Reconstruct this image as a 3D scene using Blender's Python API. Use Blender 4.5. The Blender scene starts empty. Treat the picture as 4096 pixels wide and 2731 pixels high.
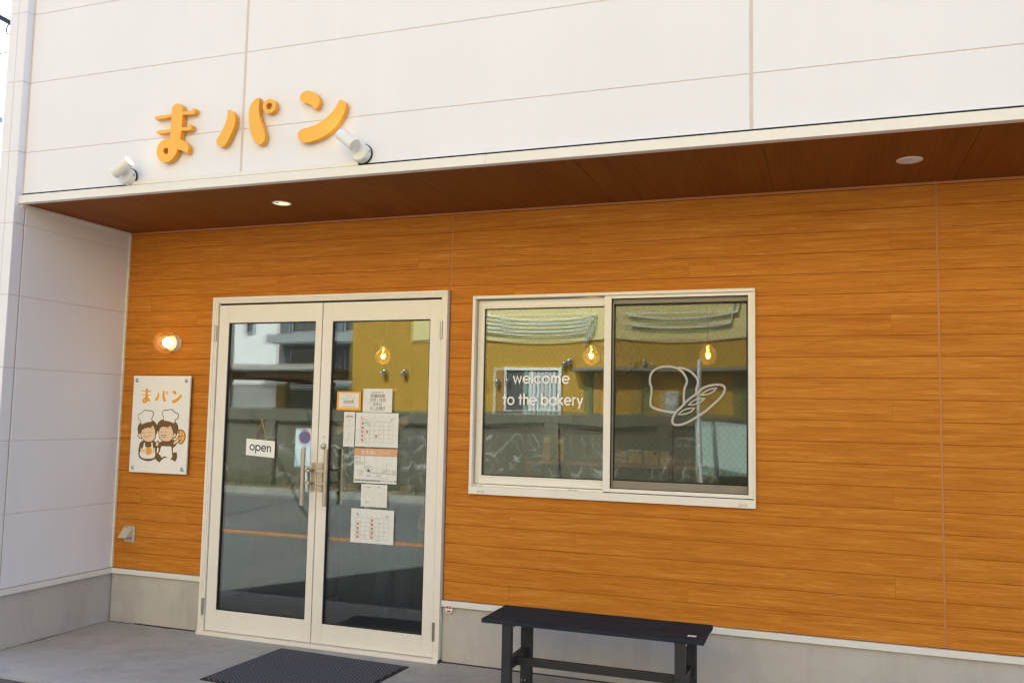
import bpy, bmesh, math, random
from mathutils import Vector, Matrix

random.seed(7)
S = bpy.context.scene
COL = S.collection
rad = math.radians

# ---------------------------------------------------------------- camera, sky, sun, exposure
yaw, pitch, roll = .3458, .0844, -.0201
Rm = (Matrix.Rotation(yaw, 3, 'Z') @ Matrix.Rotation(pitch, 3, 'X') @ Matrix.Rotation(roll, 3, 'Y'))
cam = bpy.data.objects.new('camera', bpy.data.cameras.new('camera'))
COL.objects.link(cam)
M = Matrix.Identity(4)
for i in range(3):
    M[i][0] = Rm[i][0]; M[i][1] = Rm[i][2]; M[i][2] = -Rm[i][1]
M.translation = (2.2281, -5.0249, 1.1286)
cam.matrix_world = M
cam.data.sensor_width = 36
cam.data.lens = 30.809
cam.data.clip_start = .05
cam.data.clip_end = 500
S.camera = cam

SUN = Vector((-.47, .88, 1.38)).normalized()
W = bpy.data.worlds.new('World'); S.world = W; W.use_nodes = True
nt = W.node_tree
sky = nt.nodes.new('ShaderNodeTexSky'); sky.sky_type = 'NISHITA'; sky.sun_disc = False
sky.sun_elevation = math.asin(SUN.z); sky.sun_rotation = math.atan2(SUN.x, SUN.y)
sky.air_density = 1.0; sky.dust_density = 2.5; sky.ozone_density = 1.0
bg = next(n for n in nt.nodes if n.type == 'BACKGROUND'); bg.inputs[1].default_value = .14
nt.links.new(sky.outputs[0], bg.inputs[0])
sl = bpy.data.lights.new('sun', 'SUN'); sl.energy = 5.0; sl.angle = rad(.5); sl.color = (1, .985, .965)
so = bpy.data.objects.new('sun', sl); COL.objects.link(so); so.location = (-6, 8, 12)
so.rotation_euler = SUN.to_track_quat('Z', 'Y').to_euler()
S.view_settings.view_transform = 'Standard'; S.view_settings.look = 'None'
S.view_settings.exposure = 1.48; S.view_settings.gamma = 1
S.cycles.max_bounces = 10; S.cycles.transparent_max_bounces = 24
S.cycles.use_denoising = True
S.cycles.denoiser = 'OPENIMAGEDENOISE'
S.cycles.denoising_input_passes = 'RGB_ALBEDO_NORMAL'
S.cycles.denoising_prefilter = 'ACCURATE'
S.cycles.use_adaptive_sampling = False
S.cycles.filter_width = 1.3
S.cycles.sample_clamp_indirect = 6

GZ = -.375          # ground level; z = 0 is the foot of the wood siding

# ---------------------------------------------------------------- helpers
ROOTLOC = {}
def link(o, parent=None):
    COL.objects.link(o)
    if parent is not None: o.parent = parent
    return o
def tag(o, label=None, cat=None, group=None, kind=None):
    if label: o['label'] = label
    if cat: o['category'] = cat
    if group: o['group'] = group
    if kind: o['kind'] = kind
    return o
def thing(name, loc, label, cat, group=None):
    o = bpy.data.objects.new(name, None); o.empty_display_size = .1
    link(o); o.location = loc; ROOTLOC[o.name] = Vector(loc)
    return tag(o, label, cat, group)
def origin_of(parent):
    v = Vector((0, 0, 0)); p = parent
    while p is not None:
        v += Vector(p.location); p = p.parent
    return v

class MB:
    """collects shapes in world coordinates, then links them as ONE mesh object"""
    def __init__(s): s.v = []; s.f = []; s.mi = []; s.cur = 0
    def add(s, vs, fs):
        n = len(s.v); s.v += [tuple(a) for a in vs]
        for f in fs: s.f.append([n + i for i in f]); s.mi.append(s.cur)
        return s
    def box(s, x0, x1, y0, y1, z0, z1):
        if x0 > x1: x0, x1 = x1, x0
        if y0 > y1: y0, y1 = y1, y0
        if z0 > z1: z0, z1 = z1, z0
        v = [(x, y, z) for x in (x0, x1) for y in (y0, y1) for z in (z0, z1)]
        return s.add(v, [(0, 1, 3, 2), (4, 6, 7, 5), (0, 4, 5, 1), (2, 3, 7, 6), (0, 2, 6, 4), (1, 5, 7, 3)])
    def quad(s, a, b, c, d): return s.add([a, b, c, d], [(0, 1, 2, 3)])
    def cyl(s, p, q, r, r2=None, n=24, cap=True):
        p = Vector(p); q = Vector(q); r2 = r if r2 is None else r2
        d = (q - p).normalized(); a = d.orthogonal().normalized(); b = d.cross(a)
        vs = []
        for k in range(n):
            t = 2 * math.pi * k / n; e = a * math.cos(t) + b * math.sin(t)
            vs += [p + e * r, q + e * r2]
        fs = [(2 * k, 2 * ((k + 1) % n), 2 * ((k + 1) % n) + 1, 2 * k + 1) for k in range(n)]
        if cap: fs += [tuple(2 * k for k in reversed(range(n))), tuple(2 * k + 1 for k in range(n))]
        return s.add(vs, fs)
    def lathe(s, p, axis, prof, n=32):
        """prof: list of (distance along axis, radius)"""
        p = Vector(p); d = Vector(axis).normalized(); a = d.orthogonal().normalized(); b = d.cross(a)
        vs = []; m = len(prof)
        for k in range(n):
            t = 2 * math.pi * k / n; e = a * math.cos(t) + b * math.sin(t)
            for h, r in prof: vs.append(p + d * h + e * max(r, 1e-5))
        fs = []
        for k in range(n):
            k2 = (k + 1) % n
            for j in range(m - 1): fs.append((k * m + j, k2 * m + j, k2 * m + j + 1, k * m + j + 1))
        return s.add(vs, fs)
    def ball(s, c, r, n=24, sq=(1, 1, 1)):
        m = n // 2; vs = []; fs = []
        for i in range(m + 1):
            a = math.pi * i / m
            for k in range(n):
                t = 2 * math.pi * k / n
                vs.append((c[0] + r * sq[0] * math.sin(a) * math.cos(t), c[1] + r * sq[1] * math.sin(a) * math.sin(t), c[2] + r * sq[2] * math.cos(a)))
        for i in range(m):
            for k in range(n): fs.append((i * n + k, (i + 1) * n + k, (i + 1) * n + (k + 1) % n, i * n + (k + 1) % n))
        return s.add(vs, fs)
    def tube(s, pts, r, n=10):
        pts = [Vector(p) for p in pts]; vs = []; fs = []
        d0 = (pts[1] - pts[0]).normalized(); a = d0.orthogonal().normalized()
        for i, p in enumerate(pts):
            d = (pts[min(i + 1, len(pts) - 1)] - pts[max(i - 1, 0)]).normalized()
            a = (a - d * a.dot(d)).normalized(); b = d.cross(a)
            for k in range(n):
                t = 2 * math.pi * k / n; vs.append(p + (a * math.cos(t) + b * math.sin(t)) * r)
        for i in range(len(pts) - 1):
            for k in range(n): fs.append((i * n + k, i * n + (k + 1) % n, (i + 1) * n + (k + 1) % n, (i + 1) * n + k))
        fs += [tuple(reversed(range(n))), tuple((len(pts) - 1) * n + k for k in range(n))]
        return s.add(vs, fs)
    def flat(s, loops, y, th=0, bev=0):
        """filled 2D outline(s) in the x-z plane, front face at y, thickness th going back (+y)"""
        cu = bpy.data.curves.new('c', 'CURVE'); cu.dimensions = '2D'; cu.fill_mode = 'BOTH' if th else 'FRONT'
        for L in loops:
            sp = cu.splines.new('POLY'); sp.points.add(len(L) - 1); sp.use_cyclic_u = True
            for p, (x, z) in zip(sp.points, L): p.co = (x, z, 0, 1)
        if th:
            cu.extrude = th / 2 - bev; cu.bevel_depth = bev; cu.bevel_resolution = 2 if bev else 0
            if bev: cu.offset = -bev
        o = bpy.data.objects.new('c', cu); COL.objects.link(o)
        dg = bpy.context.evaluated_depsgraph_get(); me = bpy.data.meshes.new_from_object(o.evaluated_get(dg))
        vs = [(v.co.x, y + th / 2 - v.co.z, v.co.y) for v in me.vertices]
        fs = [tuple(p.vertices) for p in me.polygons]
        bpy.data.objects.remove(o); bpy.data.curves.remove(cu); bpy.data.meshes.remove(me)
        return s.add(vs, fs)
    def text(s, body, x, z, size, y, align='CENTER', tilt=0, mirror=1, bold=0, zdir=1):
        cu = bpy.data.curves.new('t', 'FONT'); cu.body = body; cu.size = size; cu.align_x = align; cu.fill_mode = 'FRONT'
        cu.resolution_u = 3; cu.offset = bold * size * .35
        o = bpy.data.objects.new('t', cu); COL.objects.link(o)
        dg = bpy.context.evaluated_depsgraph_get(); me = bpy.data.meshes.new_from_object(o.evaluated_get(dg))
        vs = [(x + mirror * v.co.x, y, z + v.co.y + tilt * v.co.x) for v in me.vertices]
        fs = [tuple(p.vertices) for p in me.polygons]
        bpy.data.objects.remove(o); bpy.data.curves.remove(cu); bpy.data.meshes.remove(me)
        return s.add(vs, fs)
    def ribbon(s, pts, w, y, closed=False):
        P = [Vector((p[0], p[1])) for p in pts]; n = len(P); vs = []
        for i in range(n):
            a = P[i - 1] if (i > 0 or closed) else P[i]; b = P[(i + 1) % n] if (i < n - 1 or closed) else P[i]
            t = (b - a).normalized(); nn = Vector((-t.y, t.x))
            k = 1.0
            if (0 < i < n - 1) or closed:
                t1 = (P[i] - a).normalized(); k = 1 / max(.5, abs(Vector((-t1.y, t1.x)).dot(nn)))
            vs += [(P[i].x + nn.x * w / 2 * k, y, P[i].y + nn.y * w / 2 * k), (P[i].x - nn.x * w / 2 * k, y, P[i].y - nn.y * w / 2 * k)]
        m = n if closed else n - 1
        return s.add(vs, [(2 * i, 2 * i + 1, 2 * ((i + 1) % n) + 1, 2 * ((i + 1) % n)) for i in range(m)])
    def build(s, name, mats, parent=None, bevel=0, smooth=False, label=None, seg=2, fixn=True):
        org = origin_of(parent)
        me = bpy.data.meshes.new(name)
        me.from_pydata([tuple(Vector(v) - org) for v in s.v], [], s.f)
        mats = mats if isinstance(mats, (list, tuple)) else [mats]
        for m in mats: me.materials.append(m)
        for p, i in zip(me.polygons, s.mi): p.material_index = min(i, len(mats) - 1)
        bm = bmesh.new(); bm.from_mesh(me)
        if fixn: bmesh.ops.recalc_face_normals(bm, faces=bm.faces)
        if bevel:
            es = [e for e in bm.edges if len(e.link_faces) == 2 and e.calc_face_angle(0) > rad(40)]
            bmesh.ops.bevel(bm, geom=es, offset=bevel, segments=seg, profile=.6, affect='EDGES', clamp_overlap=True)
        if smooth:
            for f in bm.faces: f.smooth = True
            for e in bm.edges:
                if len(e.link_faces) == 2 and e.calc_face_angle(0) > rad(35): e.smooth = False
        bm.to_mesh(me); bm.free()
        o = bpy.data.objects.new(name, me); link(o, parent)
        if label: o['label'] = label
        return o

def chaikin(L, it=2, keep=62, closed=True):
    """rounds the shallow corners of an outline and keeps the sharp ones"""
    for _ in range(it):
        n = len(L); R = []
        for i in range(n):
            p = Vector(L[i])
            if not closed and i in (0, n - 1): R.append(tuple(p)); continue
            a = Vector(L[i - 1]); b = Vector(L[(i + 1) % n])
            ang = math.degrees((p - a).angle(b - p, 0))
            if ang > keep: R.append(tuple(p))
            else: R += [tuple(p.lerp(a, .25)), tuple(p.lerp(b, .25))]
        L = R
    return L
def grow(L, d):
    n = len(L); A = sum(L[i - 1][0] * L[i][1] - L[i][0] * L[i - 1][1] for i in range(n))
    sg = 1 if A > 0 else -1; R = []
    for i in range(n):
        a = Vector(L[i - 1]); p = Vector(L[i]); b = Vector(L[(i + 1) % n])
        n1 = Vector(((p - a).y, -(p - a).x)).normalized() * sg; n2 = Vector(((b - p).y, -(b - p).x)).normalized() * sg
        m = n1 + n2
        m = m.normalized() if m.length > 1e-6 else n1
        R.append(tuple(p + m * d / max(.5, m.dot(n1))))
    return R
def arc(cx, cz, rx, rz, a0, a1, n=14):
    return [(cx + rx * math.cos(rad(a0 + (a1 - a0) * i / n)), cz + rz * math.sin(rad(a0 + (a1 - a0) * i / n))) for i in range(n + 1)]

# ---------------------------------------------------------------- materials
class NG:
    def __init__(s, name):
        s.m = bpy.data.materials.new(name); s.m.use_nodes = True; s.t = s.m.node_tree; s.t.nodes.clear()
        s.out = s.n('ShaderNodeOutputMaterial')
    def n(s, t, **k):
        o = s.t.nodes.new(t)
        for a, b in k.items(): setattr(o, a, b)
        return o
    def l(s, a, b): s.t.links.new(a, b)
    def val(s, sock, v):
        if hasattr(v, 'is_output'): s.l(v, sock)
        else: sock.default_value = v
    def math(s, op, a, b=0, c=0):
        o = s.n('ShaderNodeMath', operation=op)
        for i, v in enumerate((a, b, c)): s.val(o.inputs[i], v)
        return o.outputs[0]
    def pos(s): return s.n('ShaderNodeNewGeometry').outputs['Position']
    def xyz(s, v=None):
        o = s.n('ShaderNodeSeparateXYZ'); s.l(v or s.pos(), o.inputs[0]); return o.outputs
    def comb(s, x, y, z):
        o = s.n('ShaderNodeCombineXYZ')
        for i, v in enumerate((x, y, z)): s.val(o.inputs[i], v)
        return o.outputs[0]
    def vmul(s, v, k):
        o = s.n('ShaderNodeVectorMath', operation='MULTIPLY'); s.l(v, o.inputs[0]); o.inputs[1].default_value = k; return o.outputs[0]
    def noise(s, v, scale, detail=4, rough=.55, dist=0):
        o = s.n('ShaderNodeTexNoise'); s.l(v, o.inputs['Vector']); o.inputs['Scale'].default_value = scale
        o.inputs['Detail'].default_value = detail; o.inputs['Roughness'].default_value = rough; o.inputs['Distortion'].default_value = dist
        return o.outputs[0]
    def ramp(s, f, stops):
        o = s.n('ShaderNodeValToRGB'); s.l(f, o.inputs[0]); e = o.color_ramp.elements
        while len(e) < len(stops): e.new(.5)
        for el, (p, c) in zip(e, stops):
            el.position = p; el.color = (*c, 1) if not isinstance(c, (int, float)) else (c, c, c, 1)
        return o.outputs[0]
    def mix(s, f, a, b, mode='MIX'):
        o = s.n('ShaderNodeMix', data_type='RGBA', blend_type=mode)
        s.val(o.inputs[0], f)
        for sock, v in ((o.inputs[6], a), (o.inputs[7], b)):
            if hasattr(v, 'is_output'): s.l(v, sock)
            else: sock.default_value = (*v, 1)
        return o.outputs[2]
    def bsdf(s, col, rough=.5, metal=0, bump=None, bstr=.2, bdist=.002, spec=.5):
        b = s.n('ShaderNodeBsdfPrincipled')
        if hasattr(col, 'is_output'): s.l(col, b.inputs['Base Color'])
        else: b.inputs['Base Color'].default_value = (*col, 1)
        s.val(b.inputs['Roughness'], rough); b.inputs['Metallic'].default_value = metal
        b.inputs['Specular IOR Level'].default_value = spec
        if bump is not None:
            bp = s.n('ShaderNodeBump'); bp.inputs['Strength'].default_value = bstr; bp.inputs['Distance'].default_value = bdist
            s.l(bump, bp.inputs['Height']); s.l(bp.outputs[0], b.inputs['Normal'])
        s.l(b.outputs[0], s.out.inputs[0]); return b

def plain(name, col, rough=.5, metal=0, var=.06, scale=9, bump=0, spec=.5):
    g = NG(name); p = g.pos()
    n1 = g.noise(p, scale, 5); c = g.ramp(n1, [(.3, tuple(x * (1 - var) for x in col)), (.7, tuple(min(1, x * (1 + var)) for x in col))])
    r = g.math('ADD', g.math('MULTIPLY', g.noise(p, scale * 3, 3), .12), rough - .06)
    g.bsdf(c, r, metal, g.noise(p, 160, 3) if bump else None, bump, .001, spec)
    return g.m
def emit(name, col, k):
    g = NG(name); e = g.n('ShaderNodeEmission'); e.inputs[0].default_value = (*col, 1); e.inputs[1].default_value = k
    g.l(e.outputs[0], g.out.inputs[0]); g.m.cycles.emission_sampling = 'NONE'; return g.m
def glass(name, refl, rcol, tcol, wire=None):
    g = NG(name)
    lw = g.n('ShaderNodeLayerWeight'); lw.inputs[0].default_value = .5
    f = g.math('ADD', g.math('MULTIPLY', g.math('POWER', lw.outputs['Facing'], 4), .6), refl)
    tr = g.n('ShaderNodeBsdfTransparent'); tr.inputs[0].default_value = (*tcol, 1)
    gl = g.n('ShaderNodeBsdfGlossy'); gl.inputs[0].default_value = (*rcol, 1); gl.inputs['Roughness'].default_value = 0
    mx = g.n('ShaderNodeMixShader'); g.l(f, mx.inputs[0]); g.l(tr.outputs[0], mx.inputs[1]); g.l(gl.outputs[0], mx.inputs[2])
    res = mx.outputs[0]
    if wire:
        x = g.xyz(); pitch, w = wire
        lines = []
        for sg in (1, -1):
            d = g.math('ADD', x[0], g.math('MULTIPLY', x[2], sg * .82))
            fr = g.math('FRACT', g.math('DIVIDE', d, pitch))
            lines.append(g.math('LESS_THAN', g.math('ABSOLUTE', g.math('SUBTRACT', fr, .5)), w / pitch))
        df = g.n('ShaderNodeBsdfPrincipled'); df.inputs['Base Color'].default_value = (.35, .36, .33, 1); df.inputs['Roughness'].default_value = .5
        m2 = g.n('ShaderNodeMixShader'); g.l(g.math('MULTIPLY', g.math('MAXIMUM', *lines), .38), m2.inputs[0])
        g.l(res, m2.inputs[1]); g.l(df.outputs[0], m2.inputs[2]); res = m2.outputs[0]
    g.l(res, g.out.inputs[0]); return g.m

PITCH = .11375
def wood_siding():
    g = NG('wood_siding'); x, y, z = g.xyz()
    row = g.math('FLOOR', g.math('DIVIDE', z, PITCH))
    r4 = g.math('FLOORED_MODULO', row, 4)
    # butt joints: one per panel length, at a place that depends on the row of the panel
    off = g.math('MULTIPLY', g.math('FRACT', g.math('MULTIPLY', g.math('ADD', r4, 1.37), .618)), 2.78)
    u = g.math('DIVIDE', g.math('ADD', x, off), 2.78)
    pid = g.math('FLOOR', u); fr = g.math('FRACT', u)
    joint = g.math('MULTIPLY', g.math('LESS_THAN', fr, .0008), .35)
    wn = g.n('ShaderNodeTexWhiteNoise', noise_dimensions='2D'); g.l(g.comb(pid, row, 0), wn.inputs[0])
    v = wn.outputs[0]
    seed = g.math('MULTIPLY', g.math('ADD', g.math('MULTIPLY', pid, 7.31), g.math('MULTIPLY', row, 3.17)), 1.0)
    broad = g.noise(g.comb(g.math('MULTIPLY', x, 2.2), seed, g.math('MULTIPLY', z, 38)), 1.0, 3, .6, .8)
    streak = g.noise(g.comb(g.math('MULTIPLY', x, 6.0), seed, g.math('MULTIPLY', z, 190)), 1.0, 4, .68, .5)
    fine = g.noise(g.comb(g.math('MULTIPLY', x, 22), seed, g.math('MULTIPLY', z, 420)), 1.0, 2, .6)
    f = g.math('ADD', g.math('MULTIPLY', broad, .42), g.math('ADD', g.math('MULTIPLY', streak, .52), g.math('MULTIPLY', fine, .14)))
    f = g.math('ADD', f, g.math('MULTIPLY', g.math('SUBTRACT', v, .5), .03))
    c = g.ramp(f, [(.38, WOOD[0]), (.52, WOOD[1]), (.62, WOOD[2]), (.74, WOOD[3])])
    c = g.mix(joint, c, (.12, .045, .012))
    h = g.math('ADD', streak, g.math('MULTIPLY', fine, .6))
    g.bsdf(c, .55, 0, h, .35, .0012, .18)
    return g.m
WOOD = [(.43, .130, .011), (.545, .190, .019), (.63, .243, .031), (.74, .365, .095)]

def soffit_mat():
    g = NG('soffit_board'); x, y, z = g.xyz()
    n = g.noise(g.comb(g.math('MULTIPLY', x, 75), g.math('MULTIPLY', y, 1.6), 0), 1, 4, .6, .3)
    n2 = g.noise(g.comb(g.math('MULTIPLY', x, 6), g.math('MULTIPLY', y, .8), 3), 1, 3)
    f = g.math('ADD', g.math('MULTIPLY', n, .6), g.math('MULTIPLY', n2, .4))
    g.bsdf(g.ramp(f, [(.35, (.195, .060, .010)), (.65, (.285, .096, .018))]), .6, 0, n, .1, .001, .15)
    return g.m
def white_siding():
    g = NG('white_siding'); p = g.pos()
    a = g.noise(p, 1.3, 4); st = g.noise(g.vmul(p, (7, 7, .5)), 1, 4)
    f = g.math('ADD', g.math('MULTIPLY', a, .6), g.math('MULTIPLY', st, .4))
    c = g.ramp(f, [(.3, (.785, .795, .865)), (.7, (.82, .83, .90))])
    g.bsdf(c, .62, 0, g.noise(p, 240, 3), .06, .001, .3); return g.m
def concrete(name, a, b, sc=1.0, spots=True, stain=.25):
    g = NG(name); p = g.pos()
    n1 = g.noise(p, .9 * sc, 6, .6); n2 = g.noise(p, 7 * sc, 5, .6); n3 = g.noise(p, 90, 3)
    f = g.math('ADD', g.math('MULTIPLY', n1, .55), g.math('ADD', g.math('MULTIPLY', n2, .3), g.math('MULTIPLY', n3, .15)))
    c = g.ramp(f, [(.33, a), (.66, b)])
    dk = g.ramp(g.noise(g.vmul(p, (3, 3, 1.1)), 1.2, 5, .7), [(.36, 1 - stain), (.52, 1.0)])
    c = g.mix(1.0, c, dk, 'MULTIPLY')
    if spots:
        vo = g.n('ShaderNodeTexVoronoi'); g.l(p, vo.inputs['Vector']); vo.inputs['Scale'].default_value = 9
        sp = g.math('LESS_THAN', vo.outputs['Distance'], .035)
        c = g.mix(g.math('MULTIPLY', sp, .35), c, (.10, .09, .08))
    g.bsdf(c, .85, 0, g.math('ADD', n3, n2), .25, .002, .25); return g.m
def asphalt():
    g = NG('asphalt'); p = g.pos()
    n = g.noise(p, 120, 2); n2 = g.noise(p, .5, 5, .6)
    f = g.math('ADD', g.math('MULTIPLY', n, .6), g.math('MULTIPLY', n2, .4))
    g.bsdf(g.ramp(f, [(.35, (.085, .086, .085)), (.65, (.148, .148, .144))]), .9, 0, n, .4, .004, .3); return g.m
def cracked_wall():
    g = NG('cracked_concrete'); p = g.pos(); x, y, z = g.xyz(p)
    n1 = g.noise(p, 1.1, 5, .6); n2 = g.noise(g.vmul(p, (9, 9, 1.2)), 1, 4)
    c = g.ramp(g.math('ADD', g.math('MULTIPLY', n1, .5), g.math('MULTIPLY', n2, .5)), [(.3, (.12, .115, .085)), (.7, (.205, .195, .15))])
    d = g.n('ShaderNodeTexNoise'); g.l(p, d.inputs['Vector']); d.inputs['Scale'].default_value = 2.2
    ad = g.n('ShaderNodeVectorMath', operation='MULTIPLY_ADD'); g.l(d.outputs['Color'], ad.inputs[0]); ad.inputs[1].default_value = (.5, 0, .5); g.l(p, ad.inputs[2])
    vo = g.n('ShaderNodeTexVoronoi', feature='DISTANCE_TO_EDGE'); g.l(g.vmul(ad.outputs[0], (2.1, 0, 2.9)), vo.inputs['Vector']); vo.inputs['Scale'].default_value = 1
    cr = g.math('LESS_THAN', vo.outputs[0], g.math('MULTIPLY', g.math('SUBTRACT', g.noise(p, 2.3, 3), .34), .13))
    ms = g.math('GREATER_THAN', g.noise(p, .9, 2), .44)
    k = g.math('MULTIPLY', g.math('MULTIPLY', cr, ms), g.math('LESS_THAN', z, .75))
    c = g.mix(g.math('MULTIPLY', k, .6), c, (.62, .62, .59))
    foot = g.ramp(g.math('ADD', z, g.math('MULTIPLY', n1, .35)), [(.0, 1.0), (.28, 0.0)])
    c = g.mix(g.math('MULTIPLY', foot, .6), c, (.10, .085, .045))
    g.bsdf(c, .9, 0, n2, .2, .004, .2); return g.m
def mat_rug():
    g = NG('mat_pile'); x, y, z = g.xyz()
    u = g.math('SINE', g.math('MULTIPLY', g.math('ADD', x, g.math('MULTIPLY', y, .55)), 250)); w = g.math('SINE', g.math('MULTIPLY', g.math('SUBTRACT', y, g.math('MULTIPLY', x, .35)), 230))
    k = g.math('MULTIPLY', u, w); n = g.noise(g.pos(), 300, 2)
    f = g.math('ADD', g.math('MULTIPLY', k, .6), n)
    g.bsdf(g.ramp(f, [(.35, (.024, .025, .034)), (.85, (.24, .245, .295))]), .95, 0, f, .8, .004, .1); return g.m
def dark_plank():
    g = NG('bench_board'); x, y, z = g.xyz()
    n = g.noise(g.comb(g.math('MULTIPLY', x, 4), g.math('MULTIPLY', y, 90), g.math('MULTIPLY', z, 90)), 1, 4)
    g.bsdf(g.ramp(n, [(.3, (.018, .024, .034)), (.7, (.034, .042, .056))]), .75, 0, n, .3, .001, .15); return g.m
def curtain_mat():
    g = NG('curtain_cloth'); p = g.pos()
    g.bsdf(g.ramp(g.noise(g.vmul(p, (30, 1, 2)), 1, 3), [(.3, (.55, .6, .6)), (.7, (.8, .84, .84))]), .9); return g.m

m_wood = wood_siding(); m_soffit = soffit_mat(); m_white = white_siding()
m_trim = plain('white_trim', (.80, .785, .765), .42, var=.02)
m_cream = plain('cream_aluminium', (.88, .835, .77), .38, var=.015)
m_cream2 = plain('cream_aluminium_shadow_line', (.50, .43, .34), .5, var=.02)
m_caulk = plain('caulk', (.64, .56, .54), .6, var=.05)
m_caulkw = plain('white_caulk', (.82, .79, .66), .5, var=.05, scale=60)
m_woodcaulk = plain('brown_caulk', (.56, .215, .065), .55, var=.06)
m_groove = plain('panel_joint', (.74, .64, .60), .8, var=.05)
m_dark = plain('dark_gap', (.012, .012, .016), .7)
m_gasket = plain('black_rubber', (.012, .013, .015), .5)
m_plinth = concrete('plinth_mortar', (.49, .46, .445), (.565, .54, .525), 1.3, True, .12)
m_apron = concrete('apron_concrete', (.39, .375, .365), (.48, .465, .455), 1.6, True, .14)
m_road = asphalt()
m_orange_line = plain('orange_paint', (.50, .19, .035), .7, var=.4, scale=30)
m_retain = cracked_wall()
m_letter = plain('orange_sign_face', (.90, .465, .066), .45, var=.01)
m_letterside = plain('orange_sign_side', (.88, .36, .01), .45, var=.02)
m_lampwhite = plain('white_enamel', (.80, .79, .76), .35, var=.02)
m_steel = plain('satin_steel', (.46, .43, .40), .34, .85, var=.04)
m_bronze = plain('champagne_steel', (.55, .47, .38), .36, .8, var=.04)
m_chrome = plain('chrome', (.7, .7, .7), .12, 1)
m_board = plain('sign_board_face', (.92, .91, .90), .3, var=.01)
m_paper = plain('laminated_paper', (.80, .80, .78), .28, var=.02)
m_ink = plain('black_ink', (.035, .035, .035), .5)
m_greyink = plain('grey_ink', (.30, .30, .30), .5)
m_red = plain('red_ink', (.55, .02, .03), .5)
m_oink = plain('orange_ink', (.92, .38, .012), .45)
m_tan = plain('tan_ink', (.72, .40, .22), .5)
m_brown = plain('brown_ink', (.095, .042, .012), .5)
m_hair = plain('hair_brown_ink', (.19, .095, .025), .5, var=.15, scale=120)
m_skinink = plain('skin_ink', (.88, .64, .44), .5)
m_yellowink = plain('bun_ink', (.88, .44, .08), .5)
m_black_metal = plain('charcoal_metal', (.026, .028, .035), .5, var=.1)
m_bench = dark_plank(); m_rug = mat_rug()
m_rubber = plain('mat_border', (.02, .02, .023), .7)
m_beige = plain('beige_plastic', (.56, .50, .42), .4, var=.02)
m_beige2 = plain('beige_socket_face', (.62, .55, .40), .45, var=.05, scale=60)
m_grey_sash = plain('taupe_aluminium', (.56, .50, .42), .45, var=.02)
m_pane_out = glass('pane_outer', .13, (1, .98, .94), (.93, .96, .93))
m_pane_in = glass('pane_inner', .11, (.72, 1, .98), (.90, .95, .92))
m_wire_out = glass('wired_pane', .13, (1, .97, .92), (.92, .95, .91), (.035, .0007))
m_wire_in = glass('wired_pane_inner', .11, (.72, 1, .92), (.90, .95, .92))
m_decal = plain('white_vinyl', (.93, .93, .92), .4)
m_globe = glass('clear_globe', .055, (1, .86, .66), (1, .90, .72))
m_amber = glass('amber_globe', .06, (1, .8, .5), (.95, .74, .40))
_t = m_amber.node_tree; _o = next(n for n in _t.nodes if n.type == 'OUTPUT_MATERIAL'); _s = _o.inputs[0].links[0].from_socket
_tl = _t.nodes.new('ShaderNodeBsdfTranslucent'); _tl.inputs[0].default_value = (.9, .55, .18, 1); _mx = _t.nodes.new('ShaderNodeMixShader'); _mx.inputs[0].default_value = .025
_t.links.new(_s, _mx.inputs[1]); _t.links.new(_tl.outputs[0], _mx.inputs[2]); _t.links.new(_mx.outputs[0], _o.inputs[0])
m_globe2 = glass('tinted_globe', .06, (1, .86, .62), (1, .88, .66))
_t = m_globe2.node_tree; _o = next(n for n in _t.nodes if n.type == 'OUTPUT_MATERIAL'); _s = _o.inputs[0].links[0].from_socket
_tl = _t.nodes.new('ShaderNodeBsdfTranslucent'); _tl.inputs[0].default_value = (.95, .60, .26, 1); _mx = _t.nodes.new('ShaderNodeMixShader'); _mx.inputs[0].default_value = .16
_t.links.new(_s, _mx.inputs[1]); _t.links.new(_tl.outputs[0], _mx.inputs[2]); _t.links.new(_mx.outputs[0], _o.inputs[0])
m_bulb = emit('lit_bulb', (1, .74, .40), 2.6)
m_bulb2 = emit('lit_filament', (1, .66, .24), 9)
m_lens = emit('lit_lens', (1, .82, .52), 2.2)
m_down = emit('lit_downlight', (1, .78, .42), .55)
m_downoff = plain('frosted_cover', (.72, .70, .66), .4)
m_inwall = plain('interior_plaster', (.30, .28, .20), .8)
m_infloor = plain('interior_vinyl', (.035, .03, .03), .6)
m_shelfwood = plain('shelf_wood', (.30, .15, .06), .5, var=.15)
m_kraft = plain('kraft_paper', (.50, .36, .19), .8, var=.06)
m_yellow = plain('mustard_render', (.50, .285, .035), .8, var=.06, scale=3)
m_creamwall = plain('cream_render', (.80, .66, .30), .8, var=.05, scale=3)
m_pvc = plain('white_pvc', (.72, .80, .74), .4)
m_vent = plain('galvanised', (.45, .47, .47), .3, .9)
m_blue_grey = plain('apartment_grey', (.13, .15, .17), .8)
m_off = plain('apartment_parapet', (.33, .36, .38), .8)
m_bldg = plain('white_render', (.84, .85, .84), .8, var=.03)
m_carport = plain('carport_sheet', (.30, .235, .17), .5, var=.1)
m_steelgrey = plain('grey_paint', (.22, .22, .205), .5)
m_louver = plain('louver_grey', (.30, .30, .27), .5)
m_pole = concrete('pole_concrete', (.32, .31, .30), (.42, .41, .40), 1, False)
m_curtain = curtain_mat()
m_dglass = plain('dark_window', (.09, .10, .10), .2)
m_blue = plain('sign_blue', (.06, .20, .44), .4)
m_sheet = plain('pale_sheet', (.62, .80, .76), .5, var=.04)
m_leaf = plain('weed_leaf', (.07, .11, .03), .8, var=.4, scale=40)
m_curb = concrete('curb_concrete', (.30, .29, .26), (.40, .39, .35), 2, False)
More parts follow.
